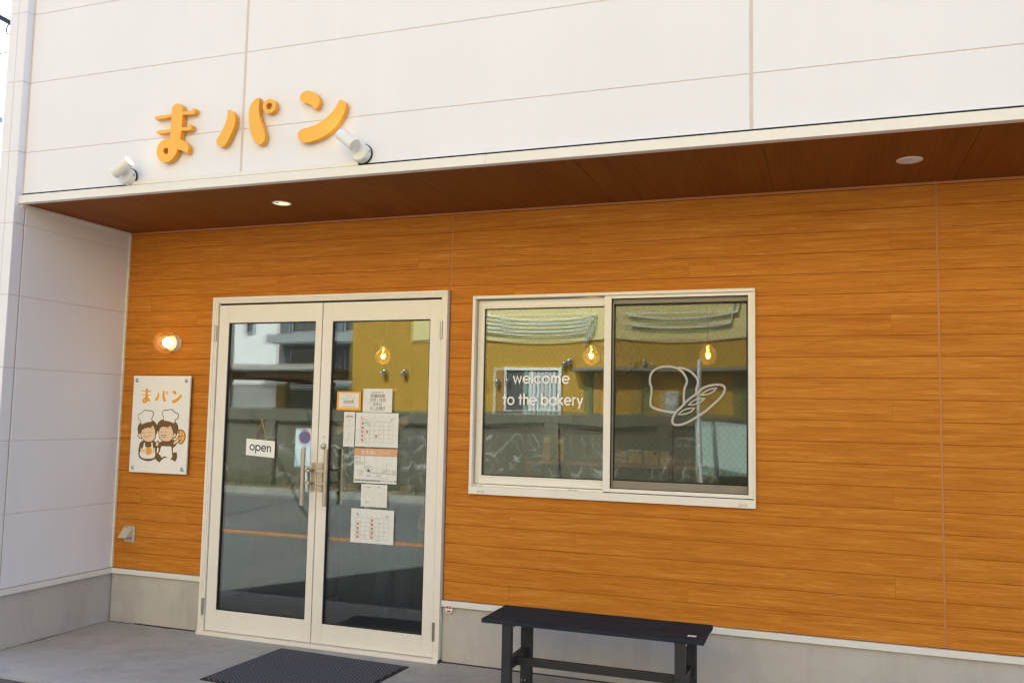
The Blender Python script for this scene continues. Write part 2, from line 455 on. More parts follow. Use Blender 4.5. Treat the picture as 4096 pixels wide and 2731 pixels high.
m_skin = plain('skin', (.55, .34, .24), .5)
m_navy = plain('navy_cloth', (.02, .028, .05), .9)
m_blackcloth = plain('black_cloth', (.012, .012, .013), .9)
m_tealcloth = plain('grey_cloth', (.14, .15, .15), .9)
m_hairb = plain('black_hair', (.01, .009, .008), .5)

# traced outlines of the lettering and drawings, metres on the wall (x, z)
D = {}
D['MA']=[(-1.39, 2.876), (-1.387, 2.899), (-1.372, 2.913), (-1.345, 2.917), (-1.323, 2.908), (-1.312, 2.888), (-1.309, 2.864), (-1.25, 2.862), (-1.243, 2.865), (-1.239, 2.874), (-1.231, 2.877), (-1.219, 2.87), (-1.219, 2.855), (-1.225, 2.843), (-1.234, 2.84), (-1.309, 2.843), (-1.31, 2.769), (-1.269, 2.767), (-1.261, 2.77), (-1.258, 2.779), (-1.249, 2.781), (-1.239, 2.773), (-1.238, 2.76), (-1.243, 2.749), (-1.251, 2.745), (-1.311, 2.748), (-1.318, 2.698), (-1.289, 2.687), (-1.265, 2.668), (-1.253, 2.646), (-1.254, 2.627), (-1.262, 2.606), (-1.284, 2.622), (-1.308, 2.632), (-1.334, 2.638), (-1.337, 2.623), (-1.352, 2.597), (-1.378, 2.574), (-1.409, 2.564), (-1.442, 2.57), (-1.472, 2.596), (-1.487, 2.628), (-1.486, 2.654), (-1.473, 2.684), (-1.447, 2.705), (-1.419, 2.712), (-1.391, 2.714), (-1.392, 2.746), (-1.477, 2.744), (-1.487, 2.747), (-1.494, 2.755), (-1.493, 2.764), (-1.483, 2.767), (-1.389, 2.765), (-1.391, 2.839), (-1.49, 2.832), (-1.504, 2.832), (-1.513, 2.84), (-1.513, 2.851), (-1.499, 2.855), (-1.391, 2.856)]
D['MAH']=[(-1.437, 2.639), (-1.434, 2.65), (-1.42, 2.656), (-1.405, 2.653), (-1.4, 2.641), (-1.401, 2.628), (-1.408, 2.618), (-1.425, 2.619)]
D['PA1']=[(-0.992, 2.841), (-0.976, 2.84), (-0.953, 2.827), (-0.938, 2.804), (-0.933, 2.774), (-0.94, 2.741), (-0.955, 2.705), (-0.975, 2.666), (-0.995, 2.636), (-1.012, 2.625), (-1.029, 2.626), (-1.05, 2.639), (-1.06, 2.659), (-1.057, 2.677), (-1.04, 2.696), (-1.022, 2.727), (-1.004, 2.759), (-0.993, 2.791), (-0.991, 2.817)]
D['PA2']=[(-0.779, 2.89), (-0.798, 2.889), (-0.819, 2.877), (-0.834, 2.856), (-0.845, 2.827), (-0.846, 2.79), (-0.843, 2.749), (-0.834, 2.712), (-0.82, 2.674), (-0.804, 2.644), (-0.789, 2.626), (-0.77, 2.616), (-0.751, 2.617), (-0.735, 2.63), (-0.729, 2.653), (-0.73, 2.678), (-0.747, 2.72), (-0.766, 2.766), (-0.777, 2.804), (-0.78, 2.84), (-0.779, 2.873)]
D['PA3']=[(-0.706, 2.877), (-0.685, 2.871), (-0.67, 2.853), (-0.666, 2.833), (-0.671, 2.813), (-0.686, 2.796), (-0.709, 2.792), (-0.73, 2.797), (-0.75, 2.815), (-0.754, 2.834), (-0.75, 2.854), (-0.734, 2.872)]
D['PA3H']=[(-0.731, 2.833), (-0.728, 2.847), (-0.714, 2.854), (-0.699, 2.851), (-0.689, 2.837), (-0.69, 2.823), (-0.701, 2.814), (-0.719, 2.817)]
D['N1']=[(-0.463, 2.897), (-0.435, 2.89), (-0.408, 2.874), (-0.387, 2.851), (-0.382, 2.823), (-0.391, 2.8), (-0.41, 2.785), (-0.418, 2.793), (-0.432, 2.811), (-0.459, 2.823), (-0.491, 2.831), (-0.508, 2.846), (-0.512, 2.865), (-0.505, 2.884), (-0.485, 2.896)]
D['N2']=[(-0.258, 2.824), (-0.242, 2.822), (-0.222, 2.808), (-0.216, 2.79), (-0.216, 2.771), (-0.228, 2.741), (-0.25, 2.704), (-0.284, 2.668), (-0.326, 2.637), (-0.378, 2.614), (-0.427, 2.604), (-0.467, 2.602), (-0.49, 2.608), (-0.511, 2.626), (-0.518, 2.648), (-0.511, 2.669), (-0.489, 2.683), (-0.444, 2.687), (-0.391, 2.702), (-0.348, 2.723), (-0.305, 2.756), (-0.274, 2.792)]
D['LOAF']=[(1.412, 1.167), (1.382, 1.167), (1.341, 1.174), (1.301, 1.183), (1.268, 1.198), (1.266, 1.231), (1.272, 1.266), (1.274, 1.307), (1.263, 1.332), (1.262, 1.352), (1.267, 1.383), (1.284, 1.408), (1.32, 1.426), (1.365, 1.43), (1.405, 1.426), (1.441, 1.408), (1.466, 1.378), (1.477, 1.348), (1.473, 1.328), (1.461, 1.303), (1.458, 1.263), (1.459, 1.216)]
D['LOAF2']=[(1.425, 1.423), (1.46, 1.418), (1.495, 1.403), (1.525, 1.373), (1.539, 1.349), (1.537, 1.324), (1.529, 1.304), (1.528, 1.274)]
D['BAG']=[(1.392, 1.112), (1.397, 1.137), (1.417, 1.173), (1.451, 1.203), (1.471, 1.228), (1.501, 1.254), (1.535, 1.276), (1.56, 1.304), (1.594, 1.319), (1.633, 1.327), (1.671, 1.326), (1.688, 1.312), (1.687, 1.29), (1.667, 1.255), (1.623, 1.215), (1.574, 1.17), (1.521, 1.135), (1.471, 1.106), (1.429, 1.094), (1.402, 1.097)]
D['SL1']=[(1.555, 1.267), (1.579, 1.289), (1.613, 1.304), (1.642, 1.307), (1.623, 1.285), (1.589, 1.269)]
D['SL2']=[(1.486, 1.211), (1.51, 1.234), (1.545, 1.248), (1.574, 1.247), (1.555, 1.227), (1.52, 1.212)]
D['SL3']=[(1.427, 1.155), (1.451, 1.178), (1.486, 1.191), (1.52, 1.192), (1.501, 1.171), (1.461, 1.156)]
D['board']=[(-2.435, 1.36), (-1.946, 1.357), (-1.938, 0.675), (-2.429, 0.681)]
D['A_hat1']=[(-2.346, 1.015), (-2.354, 1.044), (-2.375, 1.053), (-2.381, 1.072), (-2.374, 1.087), (-2.353, 1.09), (-2.339, 1.107), (-2.315, 1.115), (-2.287, 1.108), (-2.266, 1.112), (-2.249, 1.099), (-2.249, 1.08), (-2.263, 1.065), (-2.258, 1.036), (-2.297, 1.032)]
D['A_hat2']=[(-2.153, 1.046), (-2.151, 1.07), (-2.167, 1.086), (-2.167, 1.105), (-2.15, 1.118), (-2.129, 1.113), (-2.103, 1.125), (-2.076, 1.116), (-2.06, 1.1), (-2.039, 1.098), (-2.03, 1.079), (-2.037, 1.062), (-2.057, 1.057), (-2.061, 1.029), (-2.106, 1.042)]
D['A_hair1']=[(-2.373, 0.971), (-2.376, 0.99), (-2.366, 1.015), (-2.334, 1.035), (-2.286, 1.043), (-2.243, 1.039), (-2.215, 1.013), (-2.206, 0.975), (-2.222, 0.941), (-2.363, 0.933)]
D['A_hair2']=[(-2.208, 0.999), (-2.201, 1.028), (-2.172, 1.048), (-2.119, 1.054), (-2.071, 1.045), (-2.037, 1.022), (-2.029, 0.994), (-2.039, 0.955), (-2.184, 0.952)]
D['A_face1']=[(-2.346, 0.955), (-2.333, 0.984), (-2.3, 0.992), (-2.264, 0.995), (-2.241, 1.01), (-2.228, 0.984), (-2.219, 0.951), (-2.223, 0.917), (-2.246, 0.9), (-2.282, 0.893), (-2.319, 0.905), (-2.341, 0.923)]
D['A_face2']=[(-2.188, 0.975), (-2.178, 1.0), (-2.151, 1.003), (-2.121, 0.999), (-2.092, 1.011), (-2.073, 0.983), (-2.062, 0.95), (-2.074, 0.916), (-2.103, 0.902), (-2.144, 0.903), (-2.175, 0.916), (-2.189, 0.942)]
D['A_body1']=[(-2.355, 0.865), (-2.342, 0.89), (-2.315, 0.9), (-2.281, 0.891), (-2.24, 0.9), (-2.212, 0.889), (-2.204, 0.856), (-2.208, 0.822), (-2.202, 0.789), (-2.231, 0.773), (-2.273, 0.763), (-2.315, 0.77), (-2.35, 0.784), (-2.358, 0.817)]
D['A_apron1']=[(-2.312, 0.891), (-2.3, 0.857), (-2.249, 0.859), (-2.251, 0.892), (-2.242, 0.893), (-2.237, 0.859), (-2.214, 0.831), (-2.209, 0.793), (-2.232, 0.778), (-2.31, 0.775), (-2.344, 0.789), (-2.352, 0.817), (-2.321, 0.852), (-2.317, 0.886)]
D['A_body2']=[(-2.199, 0.875), (-2.168, 0.895), (-2.132, 0.898), (-2.097, 0.899), (-2.062, 0.912), (-2.043, 0.879), (-2.071, 0.86), (-2.065, 0.817), (-2.033, 0.823), (-2.028, 0.79), (-2.041, 0.771), (-2.066, 0.784), (-2.126, 0.799), (-2.16, 0.776), (-2.174, 0.761), (-2.201, 0.775), (-2.212, 0.803), (-2.186, 0.818), (-2.176, 0.847)]
D['A_apron2']=[(-2.166, 0.866), (-2.151, 0.869), (-2.113, 0.868), (-2.077, 0.869), (-2.069, 0.827), (-2.061, 0.798), (-2.077, 0.781), (-2.107, 0.79), (-2.126, 0.8), (-2.155, 0.788), (-2.168, 0.804), (-2.186, 0.816), (-2.172, 0.828)]
D['A_bun']=[(-2.298, 0.829), (-2.291, 0.853), (-2.27, 0.861), (-2.249, 0.852), (-2.24, 0.83), (-2.246, 0.809), (-2.269, 0.801), (-2.291, 0.807)]
D['A_croi']=[(-2.026, 0.979), (-1.997, 0.985), (-1.972, 0.967), (-1.963, 0.938), (-1.969, 0.915), (-1.991, 0.89), (-2.008, 0.892), (-2.006, 0.909), (-2.013, 0.928), (-2.012, 0.951)]
D['A_arm2']=[(-2.059, 0.9), (-2.039, 0.913), (-2.022, 0.932), (-2.011, 0.923), (-2.015, 0.902), (-2.049, 0.882), (-2.058, 0.884)]
D['A_hand1']=[(-2.214, 0.877), (-2.206, 0.894), (-2.192, 0.899), (-2.185, 0.88), (-2.198, 0.863)]
D['A_arm1']=[(-2.348, 0.851), (-2.329, 0.842), (-2.302, 0.843), (-2.298, 0.819), (-2.312, 0.814), (-2.337, 0.827)]
D['A_arm1b']=[(-2.239, 0.845), (-2.219, 0.855), (-2.212, 0.841), (-2.222, 0.817), (-2.235, 0.816)]
D['A_ear1']=[(-2.373, 0.94), (-2.361, 0.952), (-2.346, 0.947), (-2.344, 0.921), (-2.359, 0.918)]
D['A_ear2']=[(-2.065, 0.95), (-2.051, 0.961), (-2.04, 0.951), (-2.046, 0.931), (-2.062, 0.929)]
D['SMA']=[(-2.328, 1.253), (-2.327, 1.265), (-2.318, 1.27), (-2.308, 1.265), (-2.306, 1.253), (-2.282, 1.253), (-2.278, 1.255), (-2.278, 1.251), (-2.282, 1.246), (-2.306, 1.246), (-2.305, 1.224), (-2.286, 1.224), (-2.283, 1.226), (-2.282, 1.221), (-2.286, 1.218), (-2.304, 1.218), (-2.305, 1.207), (-2.29, 1.197), (-2.285, 1.183), (-2.289, 1.176), (-2.308, 1.185), (-2.31, 1.173), (-2.327, 1.162), (-2.346, 1.166), (-2.354, 1.182), (-2.346, 1.199), (-2.326, 1.207), (-2.326, 1.221), (-2.356, 1.22), (-2.356, 1.225), (-2.326, 1.226), (-2.327, 1.247), (-2.364, 1.249), (-2.364, 1.253)]
D['SMAH']=[(-2.338, 1.187), (-2.334, 1.191), (-2.329, 1.187), (-2.329, 1.181), (-2.335, 1.18), (-2.339, 1.183)]
D['SPA1']=[(-2.22, 1.243), (-2.207, 1.237), (-2.205, 1.22), (-2.212, 1.196), (-2.226, 1.181), (-2.238, 1.184), (-2.239, 1.193), (-2.225, 1.213), (-2.22, 1.23)]
D['SPA2']=[(-2.162, 1.258), (-2.174, 1.252), (-2.18, 1.233), (-2.177, 1.206), (-2.166, 1.182), (-2.154, 1.175), (-2.145, 1.182), (-2.147, 1.192), (-2.16, 1.221)]
D['SPA3']=[(-2.141, 1.252), (-2.13, 1.246), (-2.129, 1.233), (-2.139, 1.226), (-2.151, 1.231), (-2.152, 1.245)]
D['SPA3H']=[(-2.14, 1.245), (-2.135, 1.242), (-2.135, 1.234), (-2.141, 1.232), (-2.146, 1.236), (-2.146, 1.243)]
D['SN1']=[(-2.093, 1.25), (-2.082, 1.258), (-2.064, 1.251), (-2.057, 1.239), (-2.062, 1.226), (-2.071, 1.231), (-2.086, 1.237)]
D['SN2']=[(-2.018, 1.233), (-2.009, 1.227), (-2.011, 1.213), (-2.033, 1.189), (-2.067, 1.169), (-2.085, 1.169), (-2.093, 1.178), (-2.089, 1.188), (-2.063, 1.195), (-2.035, 1.213)]

# ================================================================ ground, road
def structure(name, mb, mat, **k):
    o = mb.build(name, mat, **k); o['kind'] = 'structure'; return o
structure('ground', MB().quad((-150, -150, GZ - .03), (150, -150, GZ - .03), (150, 150, GZ - .03), (-150, 150, GZ - .03)), plain('far_ground', (.22, .22, .22), .9))
structure('road', MB().box(-80, 80, -8.62, .0, GZ - .03, GZ - .012), m_road)
structure('road_marking', MB().box(-80, 80, -4.42, -4.27, GZ - .012, GZ - .008), m_orange_line)
structure('pavement', MB().box(-2.715, 12, -1.24, .3, GZ - .025, GZ), m_apron)
structure('kerb', MB().box(-80, 80, -8.78, -8.62, GZ - .02, GZ + .1), m_curb, bevel=.012)
structure('terrain', MB().box(-80, 80, -9.8, -8.78, GZ - .02, GZ + .075), concrete('verge_soil', (.13, .11, .07), (.22, .19, .13), 2, False))
structure('terrain', MB().box(-80, 80, -60, -9.95, GZ - .02, .62), plain('terrace_earth', (.22, .20, .17), .9))
wd = MB()
for i in range(900):
    x = random.uniform(-16, 6); y = -9.75 + abs(random.gauss(0, .22)); z = GZ + .075
    h = random.uniform(.03, .12); a = random.uniform(0, 6.3); w = .012; dx, dy = math.cos(a) * w, math.sin(a) * w
    wd.add([(x - dx, y - dy, z), (x + dx, y + dy, z), (x + random.uniform(-.04, .04), y + random.uniform(-.04, .04), z + h)], [(0, 1, 2)])
o = wd.build('weeds', m_leaf, fixn=False); tag(o, 'low green weeds along the foot of the cracked concrete wall', 'weeds', kind='stuff')

so_ = MB(); rs_ = random.Random(5)
def soil(p, q, n):
    p = Vector(p); q = Vector(q); d = (q - p); u = d.normalized(); w = Vector((u.y, -u.x))
    L = [p + d * (i / n) for i in range(n + 1)]; W = []
    s = .006
    for i in range(n + 1): s = max(.0015, min(.016, s + rs_.uniform(-.004, .004))); W.append(s)
    z = GZ + .0008
    for i in range(n):
        a, b = L[i], L[i + 1]; c, e = b + w * W[i + 1], a + w * W[i]
        so_.quad((a.x, a.y, z), (b.x, b.y, z), (c.x, c.y, z), (e.x, e.y, z))
soil((-2.585, .008), (-1.79, .008), 60); soil((0, .008), (5, .008), 260); soil((-2.587, -.97), (-2.587, 0), 70)
for i in range(150):
    x = rs_.uniform(-2.5, 3); y = -abs(rs_.gauss(0, .25)) - .005; r_ = rs_.uniform(.0015, .005); a0 = rs_.uniform(0, 6)
    so_.add([(x + r_ * math.cos(a0 + k * 1.5) * rs_.uniform(.5, 1.4), y + r_ * math.sin(a0 + k * 1.5), GZ + .001) for k in range(4)], [(0, 1, 2, 3)])
o = so_.build('grit', plain('brown_grit', (.085, .065, .045), .95, var=.4, scale=60), fixn=False); tag(o, 'thin brown line of grit where the plinth meets the paving', 'grit', kind='stuff')

# ================================================================ the bakery
PF, FF = -.985, -.935           # front of the corner pillar, front of the white upper wall
XC = -2.575; XE = 7.5; ZT = 4.5; ZS = 2.405
B = thing('bakery_building', (0, 0, GZ), 'white panelled bakery front with orange wood siding below a deep brown soffit', 'shop building')

# white upper wall: separate boards with open grooves over a darker backing
ZJ = [2.735 + .455 * k for k in range(4)]
XJ = [-.915, 1.911, 4.75]
def boards(mb, xs, zs, y, g=.0021, gx=.008):
    for xa, xb in zip(xs[:-1], xs[1:]):
        for za, zb in zip(zs[:-1], zs[1:]):
            mb.box(xa + gx, xb - gx, y, y + .016, za + g, zb - g)
up = MB(); boards(up, [XC + .006] + XJ + [XE], [2.468] + ZJ + [ZT], FF)
up.build('upper_wall', m_white, B, bevel=.0012, seg=1)
bk = MB().box(XC + .006, XE, FF + .0045, FF + .10, 2.47, ZT); bk.build('upper_wall_backing', m_groove, B)
for x in XJ: MB().box(x - .0078, x + .0078, FF + .0012, FF + .0044, 2.47, ZT).build('panel_caulk', m_caulk, B)
MB().box(XC - .0, XC + .014, FF + .0015, FF + .0044, 2.47, ZT).build('panel_caulk', m_caulk, B)

# corner pillar: outside corner boards
PXL = -2.722; zp = [0.002] + [.455 * k for k in range(1, 6)] + ZJ + [ZT]
pl = MB()
for za, zb in zip(zp[:-1], zp[1:]):
    pl.box(-2.647, XC, PF, -.905, za + .0017, zb - .0017)             # corner piece, wraps both faces
    pl.box(PXL, -2.652, PF + .001, -.905, za + .0017, zb - .0017)
pl.build('corner_pillar', m_white, B, bevel=.0025, seg=1)
MB().box(PXL + .005, XC - .005, PF + .005, -.90, 0, ZT).build('pillar_backing', m_groove, B)

# return wall of the entrance recess
zr = [.002] + [.455 * k for k in range(1, 6)] + [2.392]
rw = MB()
for za, zb in zip(zr[:-1], zr[1:]): rw.box(XC - .03, XC, -.8965, -.004, za + .0017, zb - .0017)
rw.build('return_wall', m_white, B, bevel=.0015, seg=1)
MB().box(XC - .028, XC - .005, -.905, 0, 0, 2.4).build('return_wall_backing', m_groove, B)
cc = MB()
zc = 0
while zc < 2.38:
    cc.box(XC, XC + .011, -.013, .002, zc + .001, min(zc + PITCH - .001, 2.39)); zc += PITCH
cc.build('corner_caulk', m_caulkw, B)
tm = MB().box(XC, XC + .012, FF, -.0, 2.388, 2.404).box(XC + .0005, XC + .005, FF, -.0, 2.381, 2.388)
tm.build('return_wall_moulding', m_trim, B)

# plinth and its white drip trim
for xa, xb in ((XC, -1.79), (.0, XE)): MB().box(xa, xb, .008, .2, GZ, -.036).build('plinth', m_plinth, B)
pr = MB().box(PXL, XC - .012, PF + .012, .2, GZ, -.036); pr.build('plinth', m_plinth, B)
tr = MB()
tr.box(XC + .018, -1.79, -.018, .0075, -.037, -.002); tr.build('drip_trim', m_trim, B, bevel=.0025); tr = MB()
tr.box(.0, 3.155, -.018, .0075, -.037, -.002); tr.box(3.175, XE, -.018, .0075, -.037, -.002)
tr.box(3.13, 3.2, -.0195, .007, -.0375, -.0015); tr.box(.0, .016, -.0195, .007, -.0375, -.0015)
tr.build('drip_trim', m_trim, B, bevel=.0025); tr = MB()
tr.box(PXL - .01, XC + .017, PF - .01, -.0, -.037, -.002)
tr.box(XC + .0, XC + .0185, -.07, -.018, -.0378, -.0012).box(XC + .016, XC + .07, -.0195, .007, -.0375, -.0015)
tr.build('drip_trim', m_trim, B, bevel=.0025)

# wood siding: every board a bevelled strip, cut round the door and the window
OPEN = [(-1.775, -.012, -1, 1.90), (.175, 1.848, .662, 1.852)]
def siding():
    mb = MB()
    segs = [(XC + .010, -.006), (-.006 + .011, 2.775), (2.787, 5.55), (5.562, XE)]
    for k in range(21):
        z0, z1 = k * PITCH, (k + 1) * PITCH
        for xa, xb in segs:
            cuts = sorted({z0, z1} | {z for o in OPEN for z in o[2:] if z0 < z < z1})
            for za, zb in zip(cuts[:-1], cuts[1:]):
                xs = [(xa, xb)]
                for ox0, ox1, oz0, oz1 in OPEN:
                    if zb > oz0 + 1e-6 and za < oz1 - 1e-6:
                        n = []
                        for a, b in xs:
                            if ox1 <= a or ox0 >= b: n.append((a, b)); continue
                            if a < ox0: n.append((a, ox0))
                            if b > ox1: n.append((ox1, b))
                        xs = n
                for a, b in xs:
                    if b - a < .002: continue
                    lo = .0030 if za == z0 else 0; hi = .0018 if zb == z1 else 0
                    c = .005
                    # profile from bottom to top: recess, bevel, face, bevel
                    pr = []
                    if lo: pr += [(za, .006), (za + .0016, .006), (za + lo, 0)]
                    else: pr += [(za, 0)]
                    if hi: pr += [(zb - hi, 0), (zb - .0006, .006), (zb, .006)]
                    else: pr += [(zb, 0)]
                    vs = []
                    for z, y in pr: vs += [(a, y, z), (b, y, z)]
                    mb.add(vs, [(2 * i, 2 * i + 1, 2 * i + 3, 2 * i + 2) for i in range(len(pr) - 1)])
                    for x in (a, b): mb.add([(x, pr[0][1], za), (x, .016, za), (x, .016, zb), (x, pr[-1][1], zb)], [(0, 1, 2, 3)])
    return mb
siding().build('wood_siding', m_wood, B, fixn=False)
sb = MB()
for x0, x1, z0, z1 in ((XC, XC + .2, 0, 2.4), (-1.85, XE, 1.9, 2.4), (-1.85, -1.77, 0, 1.9), (-.015, .18, 0, 1.9), (.18, 1.85, 0, .66), (.18, 1.85, 1.853, 1.9), (1.848, XE, 0, 1.9), (XC + .2, -1.85, 0, 2.4)):
    sb.box(x0, x1, .0165, .12, z0, z1)
sb.build('wall_core', m_dark, B)
for xa, xb in ((-.0055, .0045), (2.7755, 2.7865), (5.5505, 5.5615)):
    MB().box(xa, xb, .0015, .016, .003 if xa > 0 else 1.907, 2.392).build('siding_caulk', m_woodcaulk, B)
MB().box(XC + .012, XE, -.006, .012, 2.3905, 2.4045).build('siding_moulding', m_woodcaulk, B, bevel=.002)

# soffit
sf = MB(); xs = [XC + .001, -1.683, -.773, .137, 1.047, 1.957, 2.867, 3.777, 4.687, 5.6, XE]
for a, b in zip(xs[:-1], xs[1:]): sf.box(a + .0008, b - .0008, FF + .022, .1, ZS, ZS + .012)
sf.build('soffit', m_soffit, B, bevel=.0015, seg=1)
MB().box(XC, XE, FF + .022, .1, ZS + .0105, ZS + .05).build('soffit_backing', m_brown, B)
lip = MB()
for a, b in ((XC - .045, -2.50), (-2.4995, -1.93), (-1.9295, .60), (.6005, 3.4), (3.4005, XE)):
    lip.box(a, b, FF - .022, FF + .022, ZS - .002, ZS + .050)
lip.build('soffit_edge_trim', m_trim, B, bevel=.003)
MB().box(XC + .001, XE, FF + .004, FF + .05, ZS + .04, 2.475).build('edge_gap', m_dark, B)
du = MB()
du.box(-1.70, -.955, FF - .014, FF - .0015, ZS + .0535, 2.482).box(-.9535, -.145, FF - .014, FF - .0015, ZS + .0535, 2.482)
du.box(-.975, -.935, FF - .0155, FF - .002, ZS + .0533, 2.4835)
du.build('cable_duct', m_trim, B, bevel=.003)
# shell behind
sh = MB(); sh.box(PXL + .01, PXL + .10, -.85, 9, GZ, ZT); sh.box(PXL, XE, 8.9, 9, GZ, ZT); sh.box(XE - .1, XE, -.9, 9, GZ, ZT)
sh.box(PXL, XE, FF + .11, 9, ZT - .25, ZT); sh.box(PXL + .10, XE - .1, .12, .2, 2.46, ZT - .25)
sh.build('shell', m_white, B)
# interior
RI = (-2.35, 4.6, .2, 4.2)
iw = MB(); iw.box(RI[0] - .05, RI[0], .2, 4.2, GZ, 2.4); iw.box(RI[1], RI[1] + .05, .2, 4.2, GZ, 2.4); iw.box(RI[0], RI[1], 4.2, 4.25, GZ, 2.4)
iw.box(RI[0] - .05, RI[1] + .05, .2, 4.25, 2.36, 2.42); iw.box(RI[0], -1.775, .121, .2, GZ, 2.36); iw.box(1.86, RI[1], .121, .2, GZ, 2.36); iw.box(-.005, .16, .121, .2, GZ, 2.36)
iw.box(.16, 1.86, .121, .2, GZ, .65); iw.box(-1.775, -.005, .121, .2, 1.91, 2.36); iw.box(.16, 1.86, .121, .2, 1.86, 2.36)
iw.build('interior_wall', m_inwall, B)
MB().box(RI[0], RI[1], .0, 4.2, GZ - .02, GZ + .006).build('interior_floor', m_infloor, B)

# ---------------------------------------------------------------- door
DZ0, DZ1 = GZ, 1.905
df = MB()
def casing(y0, y1, x0, x1, z1, w):      # jambs and head, butted
    df.box(x0, x0 + w, y0, y1, DZ0, z1 - w); df.box(x1 - w, x1, y0, y1, DZ0, z1 - w); df.box(x0, x1, y0, y1, z1 - w + .0002, z1)
casing(-.034, .10, -1.786, -.005, 1.905, .019)
casing(-.0305, .10, -1.7668, -.0242, 1.8858, .013)
casing(-.0275, .10, -1.7536, -.0374, 1.8726, .010)
df.build('door_frame', m_cream, B, bevel=.0018)
dfl = MB(); dfl.box(-1.7434, -.0476, .0, .1, 1.8526, 1.8624); dfl.box(-1.7434, -1.7402, .0, .1, -.352, 1.852); dfl.box(-.0508, -.0476, .0, .1, -.352, 1.852)
dfl.build('door_frame_seal', m_gasket, B)
th = MB().box(-1.786, -.005, -.05, .1, GZ, GZ + .022); th.build('threshold', m_cream, B, bevel=.002)

def pane_grid(x0, x1, z0, z1, y, bulge, tx=0, tz=0, nx=26, nz=26):
    vs = []; fs = []
    for j in range(nz + 1):
        for i in range(nx + 1):
            u = -1 + 2 * i / nx; w = -1 + 2 * j / nz
            x = x0 + (x1 - x0) * i / nx; z = z0 + (z1 - z0) * j / nz
            vs.append((x, y - bulge * (1 - u * u) * (1 - w * w) + tx * (x - (x0 + x1) / 2) + tz * (z - (z0 + z1) / 2), z))
    for j in range(nz):
        for i in range(nx):
            a = j * (nx + 1) + i; fs.append((a, a + 1, a + nx + 2, a + nx + 1))
    return vs, fs
def glazing(x0, x1, z0, z1, y, mats, parent, tx=.0027, tz=.0022, bulge=0.0, b2=0.0):
    mb = MB(); mb.add(*pane_grid(x0, x1, z0, z1, y, bulge)); mb.cur = 1; mb.add(*pane_grid(x0, x1, z0, z1, y + .014, b2, tx, tz))
    o = mb.build('glass_pane', mats, parent, smooth=True, fixn=False); return o
def hinge(mb, x, z0, z1, y=-.030):
    zm = (z0 + z1) / 2
    mb.cyl((x, y, z0), (x, y, zm - .0012), .0095); mb.cyl((x, y, zm + .0012), (x, y, z1), .0095); mb.cyl((x, y, zm - .0015), (x, y, zm + .0015), .008)
def leaf(x0, x1, gx0, gx1, gz0, gz1, hx, plate, bar, lock):
    z0, z1 = -.349, 1.850; y0, y1 = -.016, .026
    mb = MB()
    mb.box(x0, gx0, y0, y1, z0, z1); mb.box(gx1, x1, y0, y1, z0, z1)
    mb.box(gx0 + .0003, gx1 - .0003, y0 + .0005, y1, z0, gz0); mb.box(gx0 + .0003, gx1 - .0003, y0 + .0005, y1, gz1, z1)
    d = mb.build('door', m_cream, B, bevel=.002)
    gk = MB(); t = .006
    gk.box(gx0, gx0 + t, y0 + .006, y1, gz0 + t, gz1 - t); gk.box(gx1 - t, gx1, y0 + .006, y1, gz0 + t, gz1 - t); gk.box(gx0, gx1, y0 + .006, y1, gz1 - t, gz1); gk.box(gx0, gx1, y0 + .006, y1, gz0, gz0 + t)
    gk.build('gasket', m_gasket, d)
    glazing(gx0, gx1, gz0, gz1, .0, [m_pane_out, m_pane_in], d, bulge=.0004)
    for z in ((1.60, 1.71), (-.245, -.135)):
        h = MB(); hinge(h, hx, *z); h.build('hinge', m_steel, d, smooth=True)
    px0, px1 = plate
    pm = MB().box(px0, px1, -.030, -.017, .615, .797); pm.build('handle_plate', m_bronze, d, bevel=.003)
    hm = MB(); hm.cyl((bar, -.085, .53), (bar, -.085, .886), .0145, n=32)
    hm.cyl((bar, -.085, .526), (bar, -.085, .53), .013, n=32); hm.cyl((bar, -.085, .886), (bar, -.085, .8895), .013, n=32)
    hm.build('handle', m_bronze, d, smooth=True)
    pc = (px0 + px1) / 2
    for z in (.748, .667):
        am = MB(); xa, xb = sorted((pc, bar)); am.add([(xa - .004, -.08, z - .009), (xb + .004, -.08, z - .009), (xb + .004, -.08, z + .009), (xa - .004, -.08, z + .009), (pc - .012, -.029, z - .009), (pc + .012, -.029, z - .009), (pc + .012, -.029, z + .009), (pc - .012, -.029, z + .009)],
               [(0, 1, 2, 3), (4, 7, 6, 5), (0, 4, 5, 1), (3, 2, 6, 7), (0, 3, 7, 4), (1, 5, 6, 2)])
        am.build('handle_arm', m_bronze, d, bevel=.002)
    ih = MB(); ih.cyl((bar + (.012 if bar > -.9 else 0), .10, .53), (bar + (.012 if bar > -.9 else 0), .10, .886), .0145, n=24)
    for z in (.748, .667): ih.box(min(pc, bar), max(pc, bar), .03, .10, z - .008, z + .008)
    ih.build('handle', m_bronze, d, smooth=True)
    if lock:
        lm = MB().lathe((-.868, -.016, .905), (0, -1, 0), [(0, .020), (.010, .020), (.013, .0175), (.014, .012), (.021, .012), (.022, .010), (.022, 0)])
        l = lm.build('lock_cylinder', m_steel, d, smooth=True)
    return d
D1 = leaf(-1.738, -.9135, -1.658, -.965, -.210, 1.728, -1.752, (-.948, -.918), -.976, False)
D2 = leaf(-.9095, -.053, -.836, -.128, -.224, 1.726, -.043, (-.895, -.865), -.806, True)
MB().box(-.9225, -.9135, -.023, -.0165, -.349, 1.850).build('astragal', m_cream, D1, bevel=.0015)

